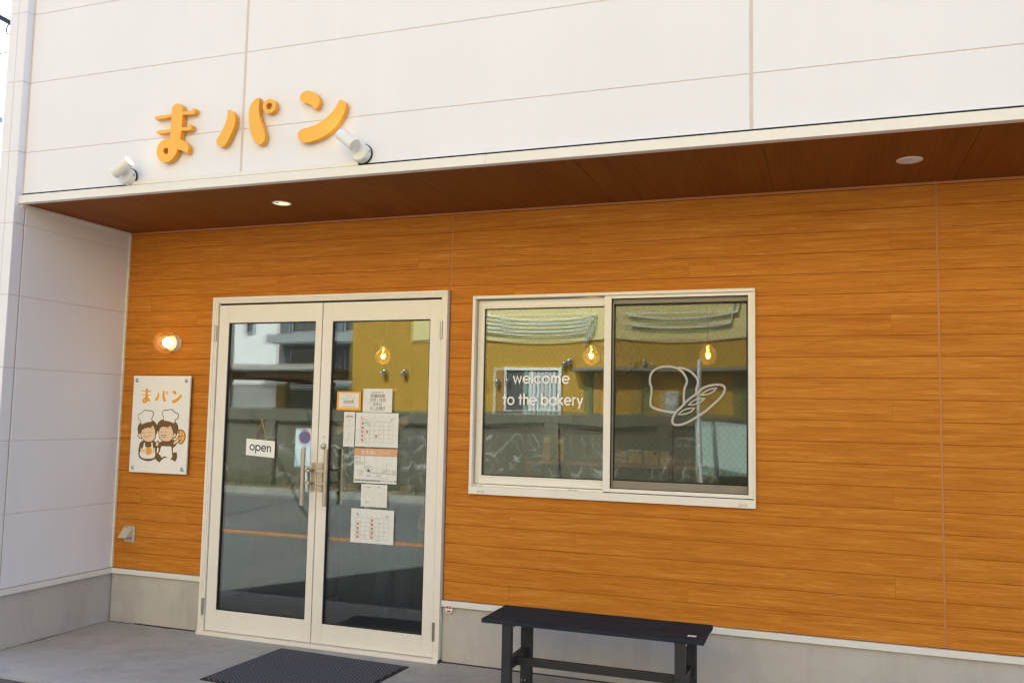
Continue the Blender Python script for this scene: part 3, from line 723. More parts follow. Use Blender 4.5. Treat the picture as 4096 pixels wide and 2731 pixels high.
# ---------------------------------------------------------------- window
wf = MB(); X0, X1, Z0, Z1 = .165, 1.857, .651, 1.863
wf.box(X0, X0 + .018, -.030, .09, Z0 + .046, Z1 - .018); wf.box(X1 - .010, X1, -.030, .09, Z0 + .046, Z1 - .018)
wf.box(X0, X1, -.030, .09, Z1 - .0178, Z1); wf.box(X0, X1, -.032, .09, Z0, Z0 + .0458)
wf.box(X0 + .0182, 1.0, -.008, .09, Z0 + .046, Z0 + .058)
win = wf.build('window', m_cream, B, bevel=.0016)
for x in (.245, 1.79):
    sl_ = MB(); sl_.box(x - .022, x + .022, -.0335, -.0325, .660, .6625); sl_.box(x - .022, x + .022, -.0335, -.0325, .669, .6715); sl_.box(x - .022, x - .019, -.0335, -.0325, .6627, .6688); sl_.box(x + .019, x + .022, -.0335, -.0325, .6627, .6688)
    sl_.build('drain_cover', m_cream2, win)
for x in (.205, .235, .80, .835): MB().box(x - .011, x + .011, -.0085, -.0075, .7005, .7025).build('drain_slot', m_dark, win)
for x in (1.035, 1.815): MB().box(x - .014, x + .014, -.031, -.0295, .6985, .7005).build('drain_slot', m_dark, win)
# left sash (inner track)
ls = MB(); a, b, c, d = .186, 1.002, .712, 1.838
ls.box(a, .226, .020, .055, c, d); ls.box(.2265, b, .0205, .055, c, .762); ls.box(.2265, b, .0205, .055, 1.788, d)
sash1 = ls.build('sash', m_cream, win, bevel=.0016)
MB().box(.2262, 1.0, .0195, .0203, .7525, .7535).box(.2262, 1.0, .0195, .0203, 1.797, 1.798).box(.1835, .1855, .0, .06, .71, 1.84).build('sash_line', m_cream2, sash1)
gk = MB().box(.226, .232, .030, .05, .762, 1.788).box(.232, 1.0, .030, .05, .762, .768).box(.232, 1.0, .030, .05, 1.782, 1.788); gk.build('gasket', m_gasket, sash1)
glazing(.226, 1.01, .762, 1.788, .034, [m_wire_out, m_wire_in], sash1, bulge=.0021, tx=.0025, tz=.0018)
MB().box(.245, .262, .0325, .0328, 1.756, 1.766).build('glass_sticker', m_decal, sash1)
# right side: insect screen in a cream frame, taupe sash behind it
sc = MB(); sc.box(.998, 1.040, -.014, .010, .7015, 1.845); sc.box(1.818, 1.8465, -.014, .010, .7015, 1.845); sc.box(1.0402, 1.8178, -.0135, .010, .7015, .7215); sc.box(1.0402, 1.8178, -.0135, .010, 1.826, 1.845)
scr = sc.build('insect_screen', m_cream, win, bevel=.0016)
MB().box(1.0402, 1.0425, -.012, .008, .7217, 1.8258).box(1.8155, 1.8178, -.012, .008, .7217, 1.8258).box(1.0426, 1.8154, -.012, .008, .7217, .7237).box(1.0426, 1.8154, -.012, .008, 1.8238, 1.8258).build('screen_gasket', m_gasket, scr)
g = NG('fine_mesh'); tr_ = g.n('ShaderNodeBsdfTransparent'); tr_.inputs[0].default_value = (.80, .79, .77, 1)
df_ = g.n('ShaderNodeBsdfDiffuse'); df_.inputs[0].default_value = (.12, .115, .10, 1); mx_ = g.n('ShaderNodeMixShader'); mx_.inputs[0].default_value = .10
g.l(tr_.outputs[0], mx_.inputs[1]); g.l(df_.outputs[0], mx_.inputs[2]); g.l(mx_.outputs[0], g.out.inputs[0])
MB().quad((1.0426, -.004, .7237), (1.8154, -.004, .7237), (1.8154, -.004, 1.8238), (1.0426, -.004, 1.8238)).build('mesh', g.m, scr)
rs = MB(); rs.box(1.005, 1.050, .012, .045, .722, 1.826); rs.box(1.812, 1.84, .012, .045, .722, 1.826); rs.box(1.0503, 1.8117, .0125, .045, .722, .766); rs.box(1.0503, 1.8117, .0125, .045, 1.797, 1.826)
sash2 = rs.build('sash', m_grey_sash, win, bevel=.002)
MB().box(1.05, 1.056, .022, .04, .766, 1.797).box(1.806, 1.812, .022, .04, .766, 1.797).box(1.056, 1.806, .022, .04, .766, .774).box(1.056, 1.806, .022, .04, 1.786, 1.797).build('gasket', m_gasket, sash2)
glazing(1.05, 1.812, .766, 1.797, .026, [m_wire_out, m_wire_in], sash2, bulge=.0021, tx=.0025, tz=.0018)
# loaf and baguette outline on the glass
bd = MB(); y = .0228; w = .0125
bd.ribbon(chaikin(D['LOAF'], 2, 75, False), w, y); bd.ribbon(chaikin(D['LOAF2'], 2, 75, False), w, y - .0003)
bd.ribbon(chaikin(D['BAG'], 2, 80), w, y - .0006, True)
for k in ('SL1', 'SL2', 'SL3'): bd.ribbon(chaikin(D[k], 2, 75), w * .62, y - .0009, True)
bd.build('bread_drawing', m_decal, sash2, fixn=False)

# geometric sans letters drawn as strokes; x-height 1, returns (strokes, advance)
def glyph(ch):
    o = lambda cx=.5: [('c', arc(cx, .5, .43, .43, 0, 360, 40))]
    if ch == 'w': return [('l', [(.06, .95), (.32, .05), (.58, .93), (.84, .05), (1.10, .95)])], 1.16
    if ch == 'e': return [('l', [(.10, .5), (.92, .5)]), ('l', arc(.5, .5, .43, .43, 0, 318, 34))], 1.0
    if ch == 'l': return [('l', [(.1, 0), (.1, 1.45)])], .2
    if ch == 'c': return [('l', arc(.5, .5, .43, .43, 40, 320, 30))], .92
    if ch == 'o': return o(), 1.0
    if ch == 'm': return [('l', [(.1, 0), (.1, 1)]), ('l', [(.1, .55)] + arc(.36, .62, .26, .31, 180, 0, 14) + [(.62, 0)]), ('l', [(.62, .55)] + arc(.88, .62, .26, .31, 180, 0, 14) + [(1.14, 0)])], 1.24
    if ch == 't': return [('l', [(.27, 0), (.27, 1.34)]), ('l', [(-.02, .90), (.56, .90)])], .54
    if ch == 'h': return [('l', [(.1, 0), (.1, 1.45)]), ('l', [(.1, .55)] + arc(.40, .62, .30, .31, 180, 0, 16) + [(.70, 0)])], .80
    if ch == 'n': return [('l', [(.1, 0), (.1, 1)]), ('l', [(.1, .55)] + arc(.40, .62, .30, .31, 180, 0, 16) + [(.70, 0)])], .80
    if ch == 'b': return o(.53) + [('l', [(.1, 0), (.1, 1.45)])], 1.03
    if ch == 'p': return o(.53) + [('l', [(.1, -.45), (.1, 1)])], 1.03
    if ch == 'a': return o() + [('l', [(.93, 0), (.93, 1)])], 1.03
    if ch == 'k': return [('l', [(.1, 0), (.1, 1.45)]), ('l', [(.70, .96), (.14, .42)]), ('l', [(.30, .58), (.74, .03)])], .78
    if ch == 'r': return [('l', [(.1, 0), (.1, 1)]), ('l', [(.1, .50)] + arc(.42, .58, .32, .34, 180, 78, 12))], .5
    if ch == 'y': return [('l', [(.06, .96), (.42, .10)]), ('l', [(.80, .96), (.24, -.40)])], .84
    return [], .36
def strokes(mb, txt, x0, x1, z0, xh, y, w=.205, slope=0):
    adv = [glyph(c) for c in txt]; gap = .14
    tot = sum(a for _, a in adv) + gap * (len(txt) - 1); k = (x1 - x0) / tot; x = 0; i = 0
    for st, a in adv:
        for kind, P in st:
            Q = [(x0 + (x + px) * k, z0 + pz * xh + slope * (x + px) * k) for px, pz in P]
            if kind == 'c': mb.ribbon(Q[:-1], w * xh, y - .00015 * (i % 3), True)
            else: mb.ribbon(Q, w * xh, y - .00015 * (i % 3))
            i += 1
        x += a + gap
lt = MB(); strokes(lt, 'welcome', .418, .779, 1.3265, .0475, .0312); strokes(lt, 'to the bakery', .354, .862, 1.1945, .0490, .0312, slope=.006)
lt.build('lettering', m_decal, sash1, fixn=False)

# ================================================================ raised kana on the upper wall
YF = -.978; TH = .034
def kana(name, loops, label):
    mb = MB()
    for L in loops: mb.flat(L, YF, TH, .0015)
    xs = [p[0] for L in loops for q in L for p in q]; zs = [p[1] for L in loops for q in L for p in q]
    loc = Vector(((min(xs) + max(xs)) / 2, FF, min(zs)))
    o = r = mb.build(name, [m_letter, m_letterside]); o.data.transform(Matrix.Translation(-loc)); o.location = loc
    tag(o, label, 'sign letter', 'raised orange letters on the white wall')
    for p in o.data.polygons: p.material_index = 0 if p.normal.y < -.5 else 1
    return r
sm = lambda k, it=2, keep=62: chaikin(D[k], it, keep)
kana('sign_letter', [[sm('MA', 2, 48), sm('MAH')]], 'orange raised letter with two crossbars and a looped tail, beside the lit spotlight')
kana('sign_letter', [[sm('PA1')], [sm('PA2')], [sm('PA3'), sm('PA3H')]], 'orange raised letter of two curved strokes and a small ring, astride the wall joint')
kana('sign_letter', [[sm('N1')], [sm('N2')]], 'orange raised letter of a bean shaped dot over a long rising stroke')

# ---------------------------------------------------------------- spotlights aimed at the letters
def spotlight(loc, head_c, axis, label, lit_visible):
    x, z = loc
    r = thing('spotlight', (x, FF, z), label, 'spotlight', 'white spotlights under the raised letters')
    MB().lathe((x, FF - .001, z), (0, -1, 0), [(0, 0), (0, .056), (.010, .056), (.012, .052)], 40).build('gasket', m_gasket, r, smooth=True)
    MB().lathe((x, FF - .012, z), (0, -1, 0), [(0, .052), (.042, .049), (.048, .044), (.049, 0)], 40).build('base', m_lampwhite, r, smooth=True)
    MB().lathe((x + .05, FF - .03, z + .004), (1, 0, 0), [(0, .006), (.004, .006), (.0041, 0)], 12).build('screw', m_steel, r, smooth=True)
    ax = Vector(axis).normalized(); hc = Vector(head_c)
    kn = Vector((x + .45 * (hc.x - x), FF - .066, z + .5 * (hc.z - z)))
    nk = MB().ball(kn, .019); nk.cyl((x, FF - .05, z + .005), kn, .014); nk.cyl(kn, hc - ax * .015, .015)
    nk.build('arm', m_lampwhite, r, smooth=True)
    L = .124; R = .035; b = hc - ax * L / 2
    h = MB().lathe(b, ax, [(0, 0), (.0, R - .003), (.003, R), (L - .002, R), (L, R - .001), (L, R - .004), (L - .008, R - .005)], 40).build('head', m_lampwhite, r, smooth=True)
    MB().lathe(b, ax, [(L - .008, 0), (L - .008, R - .0052)], 40).build('lens', m_lens, h)
    p = bpy.data.lights.new('spot', 'SPOT'); p.energy = .12; p.color = (1, .66, .34); p.spot_size = rad(95); p.spot_blend = .9; p.shadow_soft_size = .03
    po = bpy.data.objects.new('spot_beam', p); link(po, r); po.location = b + ax * (L + .012) - Vector((x, FF, z)); po.rotation_euler = (-ax).to_track_quat('Z', 'Y').to_euler()
spotlight((-1.708, 2.509), (-1.676, -1.045, 2.540), (.80, .10, .58), 'white cylinder spotlight with its glowing lens showing, left of the looped letter', True)
spotlight((-.120, 2.519), (-.156, -1.045, 2.572), (-.79, .12, .60), 'white cylinder spotlight seen from behind, right of the dotted letter', False)

# ---------------------------------------------------------------- recessed lights
def downlight(x, y, lit, label):
    r = thing('downlight', (x, y, ZS), label, 'ceiling light', 'round recessed lights in the brown soffit')
    MB().lathe((x, y, ZS + .003), (0, 0, -1), [(0, .060), (.006, .060), (.0075, .057), (.0075, .051), (.0045, .049)], 48).build('rim', m_lampwhite, r, smooth=True)
    if lit:
        MB().lathe((x, y, ZS - .0012), (0, 0, -1), [(0, .049), (.0005, 0)], 40).build('lens', m_down, r)
        MB().lathe((x - .018, y - .024, ZS - .0025), (0, 0, -1), [(0, .014), (.0005, 0)], 20).build('reflector', m_beige, r)
    else:
        MB().lathe((x, y, ZS - .001), (0, 0, -1), [(0, .049), (.004, .047), (.006, .03), (.0065, 0)], 40).build('cover', m_downoff, r, smooth=True)
        MB().lathe((x + .008, y + .024, ZS - .0065), (0, 0, -1), [(0, .010), (.004, .009), (.005, 0)], 16).build('sensor', m_lampwhite, r, smooth=True)
downlight(-.925, -.511, True, 'lit recessed ceiling light in the soffit above the entrance door')
downlight(2.617, -.456, False, 'unlit white recessed ceiling light in the soffit at the far right')

# ---------------------------------------------------------------- globe wall lamp
r = thing('wall_lamp', (-2.125, 0, 1.592), 'lit wall lamp with a clear glass globe on the wood siding above the sign board', 'wall lamp')
MB().lathe((-2.125, 0, 1.592), (0, -1, 0), [(0, .058), (.006, .058), (.008, .055), (.036, .053), (.039, .05), (.040, 0)], 40).build('base', m_lampwhite, r, smooth=True)
gm = MB(); prof = []
for i in range(19):
    a = rad(42 + 138 * i / 18); prof.append((.098 - .078 * math.cos(a), .078 * math.sin(a)))
gm.lathe((-2.125, 0, 1.592), (0, -1, 0), prof, 40); gm.build('globe', m_globe2, r, smooth=True)
MB().lathe((-2.125, -.040, 1.592), (0, -1, 0), [(0, .016), (.008, .018), (.014, .026), (.024, .034), (.036, .037), (.048, .034), (.058, .024), (.064, 0)], 24).build('bulb', m_bulb, r, smooth=True)

# ---------------------------------------------------------------- picture sign board
bx0, bx1, bz0, bz1 = -2.4375, -1.942, .679, 1.359
r = thing('sign_board', (-2.19, 0, bz0), 'white board with two cartoon bakers and orange lettering, left of the door', 'sign')
MB().box(bx0, bx1, -.036, -.026, bz0, bz1).build('panel', m_board, r, bevel=.001)
MB().box(bx0 + .002, bx1 - .002, -.026, -.020, bz0 + .002, bz1 - .002).build('back_plate', plain('clear_acrylic_edge', (.42, .55, .55), .2), r)
for x in (bx0 + .033, bx1 - .033):
    for z in (bz0 + .033, bz1 - .033):
        MB().lathe((x, 0, z), (0, -1, 0), [(0, .008), (.035, .008), (.0365, .0145), (.041, .0145), (.045, .010), (.0458, 0)], 24).build('standoff_bolt', m_chrome, r, smooth=True)
def draw(keys, y, mat, gr=0, it=2, name='artwork', hole=None):
    mb = MB(); one = name == 'lettering'
    for k in keys:
        if not one: mb = MB()
        L = chaikin(D[k], it, 70); mb.flat([grow(L, gr) if gr else L] + ([chaikin(D[hole[k]], it)] if hole and k in hole else []), y)
        if not one: mb.build(name, mat, r)
    if one: mb.build(name, mat, r)
y0 = -.0364; st = -.00035
draw(['SMA', 'SPA1', 'SPA2', 'SPA3', 'SN1', 'SN2'], y0, m_oink, 0, 2, 'lettering', {'SMA': 'SMAH', 'SPA3': 'SPA3H'})
ol = ['A_' + k for k in ('hat1', 'hat2', 'hair1', 'hair2', 'body1', 'body2', 'ear1', 'ear2', 'croi', 'bun', 'arm2', 'hand1', 'arm1', 'arm1b', 'face1', 'face2')]
for i, k in enumerate(ol): pass
mbo = MB()
for i, k in enumerate(ol): mbo.flat([grow(chaikin(D[k], 2, 70), .0052)], y0 + st * .02 * i)
mbo.build('artwork_outline', m_brown, r)
draw(['A_body1', 'A_body2'], y0 + st * 2, m_hair, 0, 2, 'artwork_shirt')
draw(['A_apron1', 'A_apron2', 'A_hat1'], y0 + st * 3, m_board, 0, 2, 'artwork_apron')
draw(['A_hair1', 'A_hair2'], y0 + st * 3.5, m_hair, 0, 2, 'artwork_hair')
draw(['A_hat1', 'A_hat2'], y0 + st * 4.5, m_board, 0, 2, 'artwork_hat')
draw(['A_ear1', 'A_ear2', 'A_arm2', 'A_hand1', 'A_arm1', 'A_arm1b'], y0 + st * 4, m_skinink, 0, 2, 'artwork_skin')
draw(['A_face1', 'A_face2'], y0 + st * 5, m_skinink, 0, 2, 'artwork_face')
draw(['A_bun', 'A_croi'], y0 + st * 5.5, m_yellowink, 0, 2, 'artwork_bread')
def sgn(px, py):      # sketch units of the board drawing to board metres
    return bx0 + .0012 + (px - 60 + .043 * (py - 80)) * .000597 + 0, bz1 - (py - 82 - .02 * (px - 75)) * .000475
fm = MB(); yy = y0 + st * 6
def fl(P, w): fm.ribbon([sgn(*p) for p in P], w, yy)
fl([(195, 938), (210, 928), (225, 934)], .003); fl([(292, 926), (306, 915), (322, 922)], .003); fl([(208, 970), (235, 990), (270, 992), (300, 980), (318, 958)], .0026)
fl([(190, 885), (208, 872), (228, 876)], .003); fl([(296, 862), (315, 852), (335, 862)], .003); fl([(440, 862), (455, 850), (472, 858)], .003); fl([(548, 862), (568, 853), (590, 862)], .003)
for px, py in ((474, 920), (535, 916)):
    cx, cz = sgn(px, py); fm.flat([arc(cx, cz, .0035, .0045, 0, 340, 14)], yy)
fl([(470, 965), (500, 968), (538, 960), (530, 985), (508, 1004), (482, 990), (470, 965)], .003)
fl([(705, 935), (735, 905), (745, 880)], .0035); fl([(708, 968), (740, 978), (785, 970)], .0035); fl([(718, 1028), (745, 1030), (770, 1040)], .0035)
fl([(268, 1135), (280, 1155)], .003); fl([(285, 1133), (298, 1150)], .003)
fm.build('artwork_line', m_brown, r, fixn=False)

# ---------------------------------------------------------------- outdoor socket
r = thing('outdoor_socket', (-2.43, 0, .185), 'beige hooded outdoor socket low on the siding near the corner', 'socket')
MB().box(-2.468, -2.380, -.014, -.0005, .186, .300).build('plate', m_beige, r, bevel=.004)
hd = MB(); hd.add([(-2.464, -.0145, .297), (-2.392, -.0145, .297), (-2.464, -.0145, .222), (-2.392, -.0145, .222), (-2.458, -.030, .294), (-2.400, -.030, .294), (-2.467, -.078, .222), (-2.392, -.078, .222)],
   [(0, 1, 5, 4), (4, 5, 7, 6), (0, 4, 6, 2), (1, 3, 7, 5), (2, 6, 7, 3)])
hd.build('hood', m_beige, r, bevel=.003)
MB().box(-2.454, -2.404, -.026, -.0145, .190, .214).build('socket_face', m_beige2, r, bevel=.003)
sk = MB()
for x in (-2.442, -2.416):
    sk.box(x - .005, x - .003, -.0268, -.0262, .198, .207); sk.box(x + .002, x + .004, -.0268, -.0262, .198, .207)
sk.build('socket_hole', m_dark, r)
MB().box(-2.432, -2.427, -.0355, -.030, .283, .289).build('lock_hole', m_dark, r)

# ---------------------------------------------------------------- round sticker on the trim
r = thing('round_sticker', (.051, -.019, -.072), 'small round red and white maker sticker on the white trim beside the door', 'sticker')
MB().lathe((.051, -.0185, -.049), (0, -1, 0), [(0, .0235), (.0012, .0235), (.0014, 0)], 32).build('sticker_face', m_decal, r)
rd = MB(); cx, cz = .051, -.049
rd.flat([arc(cx, cz + .004, .019, .015, 0, 180, 20)], -.0204); rd.flat([arc(cx, cz - .0075, .014, .0115, 180, 360, 20)], -.0204)
rd.build('sticker_print', m_red, r)
MB().flat([arc(cx, cz + .0125, .004, .004, 0, 350, 14)], -.0208).box(cx - .0005, cx + .0005, -.021, -.0206, cz - .013, cz - .009).build('sticker_print', m_decal, r)

# ---------------------------------------------------------------- bench
bx0, bx1, by0, by1, bz = .497, 1.655, -.612, -.240, .060
r = thing('bench', (1.08, -.42, GZ), 'low charcoal bench with slatted top and steel legs under the window', 'bench')
sw = (by1 - by0) / 4
for k in range(4):
    MB().box(bx0 + .002 * (k % 2), bx1 - .0015 * (k % 3), by0 + k * sw + (.0018 if k else 0), by0 + (k + 1) * sw - .0018, bz - .021, bz).build('seat_slat', m_bench, r, bevel=.0025)
legs = [(.609, .660), (1.512, 1.563)]
def leg(xa, xb, y0, y1):
    mb = MB().box(xa, xb, y0, y1, GZ + .004, bz - .0215); return mb.build('leg', m_black_metal, r, bevel=.004)
for i, (xa, xb) in enumerate(legs):
    f = leg(xa, xb, -.600, -.560); b = leg(xa, xb + .012, -.292, -.252)
    hl = MB()
    for z in (-.136, -.176): hl.box(xa + .013, xa + .021, -.6005, -.5995, z - .004, z + .004)
    hl.build('bolt_hole', m_dark, f)
    MB().box(xa + .014, xb - .012, -.5595, -.2925, bz - .052, bz - .0218).build('top_rail', m_black_metal, r, bevel=.002)
    MB().box(xa + .010, xb - .010, -.5595, -.2925, -.202, -.145).build('side_rail', m_black_metal, r, bevel=.003)
    bt = MB()
    for q in ((xb + .0005, 1), (xa - .0005, -1)): bt.lathe((q[0], -.572, bz - .034), (q[1], 0, 0), [(0, .0065), (.003, .0062), (.006, .003), (.0065, 0)], 14)
    bt.build('bolt', m_chrome, f, smooth=True)
    fb = MB().box(xa + .004, xa + .044, -.2965, -.2925, GZ + .001, GZ + .062).box(xa - .006, xa + .044, -.335, -.2967, GZ + .0005, GZ + .0045)
    fb.build('foot_bracket', m_black_metal, b, bevel=.001)
    fs = MB()
    for dx in (.013, .033):
        for z in (GZ + .028, GZ + .050): fs.lathe((xa + dx, -.2968, z), (0, -1, 0), [(0, .005), (.0015, .0045), (.0018, 0)], 12)
        fs.lathe((xa + dx - .005, -.318, GZ + .0047), (0, 0, 1), [(0, .005), (.0015, .0045), (.0018, 0)], 12)
    fs.build('screw', m_chrome, b, smooth=True)
MB().box(.6505, 1.5215, -.470, -.4375, -.199, -.158).box(.6505, 1.5215, -.4725, -.468, -.174, -.170).build('stretcher', m_black_metal, r, bevel=.004)
lb = MB().add([(1.566, -.548, bz + .0008), (1.603, -.548, bz + .0008), (1.611, -.538, bz + .0008), (1.607, -.512, bz + .0008), (1.566, -.512, bz + .0008)], [(0, 1, 2, 3, 4)])
o = lb.build('maker_label', m_decal, r)
MB().add([(1.574, -.540, bz + .0014), (1.580, -.524, bz + .0014), (1.577, -.524, bz + .0014), (1.571, -.540, bz + .0014)], [(0, 1, 2, 3)]).add([(1.5745, -.533, bz + .0014), (1.5835, -.540, bz + .0014), (1.5800, -.524, bz + .0014)], [(0, 1, 2)]).build('label_print', m_red, o, fixn=False)

# ---------------------------------------------------------------- doormat
r = thing('doormat', (-.65, -.55, GZ), 'dark blue ribbed doormat on the concrete before the entrance door', 'doormat')
def slab(cs, z0, z1):
    return MB().add([(x, y, z0) for x, y in cs] + [(x, y, z1) for x, y in cs], [(3, 2, 1, 0), (4, 5, 6, 7), (0, 1, 5, 4), (1, 2, 6, 5), (2, 3, 7, 6), (3, 0, 4, 7)])
a, b, c_, d_ = (-1.053, -.128), (-.130, -.172), (-.165, -.905), (-1.088, -.861)
slab([d_, c_, b, a], GZ + .0005, GZ + .005).build('rubber_border', m_rubber, r, bevel=.0015)
ins = lambda p, q: (p[0] + (q[0] - p[0]) * .022, p[1] + (q[1] - p[1]) * .022)
slab([ins(d_, b), ins(c_, a), ins(b, d_), ins(a, c_)], GZ + .0045, GZ + .0105).build('pile', m_rug, r, bevel=.002)

# ---------------------------------------------------------------- notices on the right door glass
YN = -.0030        # a sheet stuck on the glass face
def notice(x0, x1, z0, z1, label, tilt=0, mat=None, cat='notice', group='notices stuck on the door glass'):
    r = thing('paper_notice', ((x0 + x1) / 2, YN, z0), label, cat, group)
    w = x1 - x0
    v = [(x0, z0 - tilt * w), (x1, z0), (x1, z1), (x0, z1 - tilt * w * 0)]
    MB().box(x0, x1, YN - .0006, YN, z0, z1).build('sheet', mat or m_paper, r)
    return r
def prt(r, mb, mat=None, name='print'): return mb.build(name, mat or m_ink, r, fixn=False)
Y1 = YN - .0010
# orange bordered
r = notice(-.790, -.612, 1.143, 1.2655, 'small notice with an orange border, top left of the papers on the door', mat=m_oink)
MB().box(-.774, -.627, Y1 - .0003, Y1 + .0002, 1.157, 1.254).build('inner_sheet', m_paper, r)
t = MB(); t.text('まパン', -.701, 1.232, .018, Y1 - .0007, bold=.0); prt(r, t, m_oink)
t = MB(); t.text('3月16日（月）、25日（水）', -.701, 1.216, .0098, Y1 - .0007); t.text('臨時休業', -.701, 1.193, .0195, Y1 - .0011, bold=.012)
t.text('とさせていただきます', -.701, 1.180, .0095, Y1 - .0007)
for z in (1.168, 1.162): t.box(-.757 if z < 1.165 else -.745, -.645 if z < 1.165 else -.657, Y1 - .0009, Y1 - .0006, z, z + .0018)
prt(r, t, m_greyink)
MB().box(-.740, -.662, Y1 - .0008, Y1 - .0005, 1.190, 1.195).build('highlight', m_yellowink, r)
# opening hours
r = notice(-.597, -.386, 1.133, 1.284, 'paper with the opening hours 10:00 - 18:30, topmost on the door')
t = MB(); t.text('\\2026年4月から/', -.491, 1.256, .0125, Y1); t.text('営業時間', -.491, 1.2275, .0265, Y1, bold=.01); t.text('10:00 - 18:30', -.491, 1.2055, .0225, Y1, bold=.006)
t.text('定休日', -.491, 1.176, .0225, Y1); t.text('日・水曜日', -.491, 1.152, .0225, Y1, bold=.006)
t.box(-.550, -.432, Y1 - .0001, Y1, 1.2005, 1.2018); t.box(-.540, -.442, Y1 - .0001, Y1, 1.1470, 1.1483)
prt(r, t)
# narrow opening times slip with two clock faces
r = notice(-.7325, -.651, .908, 1.132, 'narrow white slip with two small clock faces, left of the March calendar')
t = MB(); t.text('まパン', -.692, 1.112, .014, Y1); prt(r, t, m_oink)
t = MB(); t.text('営業時間', -.692, 1.0975, .0125, Y1, bold=.02); t.text('OPEN', -.692, 1.0785, .0075, Y1); t.text('CLOSED', -.692, .9885, .0075, Y1)
for cz, hm in ((1.046, ((-.006, -.012), (0, .02))), (.953, ((-.007, -.011), (0, .02)))):
    for k in range(12):
        a = rad(30 * k); t.box(-.692 + .024 * math.cos(a) - .0012, -.692 + .024 * math.cos(a) + .0012, Y1 - .0001, Y1, cz + .024 * math.sin(a) - .0012, cz + .024 * math.sin(a) + .0012)
    for hx, hz in hm: t.ribbon([(-.692, cz), (-.692 + hx, cz + hz)], .0013, Y1)
prt(r, t)
def calendar(r, x0, x1, z0, z1, title, sub, first, days, rings, gx0, gx1, gz0, gz1, tsz):
    t = MB(); cw = (gx1 - gx0) / 7; chh = (gz1 - gz0) / 5
    for i in range(8): t.box(gx0 + cw * i - .0005, gx0 + cw * i + .0005, Y1 - .0001, Y1, gz0, gz1)
    for j in range(6): t.box(gx0, gx1, Y1 - .0002, Y1 - .00012, gz0 + chh * j - .0005, gz0 + chh * j + .0005)
    for i, n in enumerate(('Sun', 'Mon', 'Tue', 'Wed', 'Thu', 'Fri', 'Sat')): t.text(n, gx0 + cw * (i + .5), gz1 + .004, .0075, Y1)
    for dn in range(days):
        k = first + dn; c, q = k % 7, k // 7
        t.text(str(dn + 1), gx0 + cw * c + .005, gz1 - chh * q - .0085, .0075, Y1, 'CENTER')
    prt(r, t, m_greyink)
    t = MB(); t.text(title, gx0 + .001, gz1 + .014, tsz, Y1, 'LEFT'); t.text(sub, gx0 + .015, gz1 + .014, .0095, Y1, 'LEFT', bold=.01); t.text('2026', gx1, gz1 + .012, .0115, Y1, 'RIGHT')
    prt(r, t)
    t = MB()
    for c, q in rings:
        cx = gx0 + cw * (c + .5); cz = gz1 - chh * (q + .5); t.flat([arc(cx, cz, .0078, .0082, 0, 348, 24), arc(cx, cz, .0032, .0034, 0, 348, 16)], Y1 - .0004)
    prt(r, t, m_red, 'closed_day_mark')
r = notice(-.6445, -.337, .911, 1.129, 'white March calendar with red rings, in the middle of the door papers', cat='calendar')
calendar(r, 0, 0, 0, 0, '3', 'March', 0, 31, [(0, 0), (0, 1), (0, 2), (1, 2), (0, 3), (3, 3), (0, 4)], -.610, -.373, .940, 1.073, .025)
t = MB(); t.text('みやもり♪パン', -.552, 1.060, .0085, Y1 - .0004, bold=.02); t.box(-.566, -.536, Y1 - .0004, Y1 - .0003, 1.0515, 1.053); prt(r, t)
# parking map
r = notice(-.6455, -.338, .682, .9015, 'map notice with a tan heading band about parking, below the March calendar')
MB().box(-.6455, -.338, Y1 - .0002, Y1 + .0002, .853, .9015).build('heading_band', m_tan, r)
t = MB(); t.text('駐車場について', -.492, .866, .030, Y1 - .0006); prt(r, t, m_paper, 'heading')
t = MB(); rp = [(-.572, .852), (-.572, .785), (-.560, .760), (-.535, .748), (-.345, .742)]
t.ribbon(chaikin(rp, 2, 75, False), .006, Y1); t.ribbon([(-.572, .815), (-.55, .815)], .003, Y1 - .0001)
t.ribbon(chaikin([(-.535, .750), (-.500, .784), (-.468, .785), (-.452, .770), (-.41, .769)], 2, 75, False), .003, Y1 - .0002); t.ribbon([(-.412, .743), (-.412, .812)], .003, Y1 - .0003); prt(r, t, plain('map_road_ink', (.52, .54, .55), .5), 'map_road')
t = MB()
def bxo(x0, x1, z0, z1):
    for q in ((x0, x1, z0, z0 + .001), (x0, x1, z1 - .001, z1), (x0, x0 + .001, z0, z1), (x1 - .001, x1, z0, z1)): t.box(q[0], q[1], Y1 - .0002, Y1 - .0001, q[2], q[3])
bxo(-.640, -.600, .826, .846); t.text('まパン', -.620, .832, .011, Y1); bxo(-.638, -.608, .797, .818); t.text('専用', -.623, .809, .008, Y1); t.text('パーキング', -.623, .800, .0055, Y1)
bxo(-.603, -.583, .797, .816); t.text('みずき', -.593, .804, .0055, Y1); bxo(-.618, -.578, .730, .765); t.text('みずほ銀行', -.598, .750, .0068, Y1); t.text('駐車場', -.598, .738, .0068, Y1)
bxo(-.560, -.520, .775, .793); t.text('まパン', -.540, .780, .011, Y1); t.box(-.548, -.536, Y1 - .0002, Y1 - .0001, .755, .770); t.box(-.535, -.526, Y1 - .0002, Y1 - .0001, .755, .763)
bxo(-.440, -.420, .747, .765); t.text('交番', -.430, .752, .008, Y1); bxo(-.408, -.386, .747, .770); t.text('ストア', -.397, .757, .006, Y1); bxo(-.372, -.346, .747, .770); t.text('松屋', -.359, .754, .009, Y1)
t.text('まるべに', -.538, .732, .0065, Y1); t.text('専用駐車場', -.538, .724, .0065, Y1); t.text('SPS霞ヶ関', -.465, .728, .009, Y1); t.text('コインパーキング', -.465, .715, .009, Y1); t.text('東口', -.410, .712, .008, Y1)
t.box(-.642, -.343, Y1 - .0001, Y1, .6935, .7025)
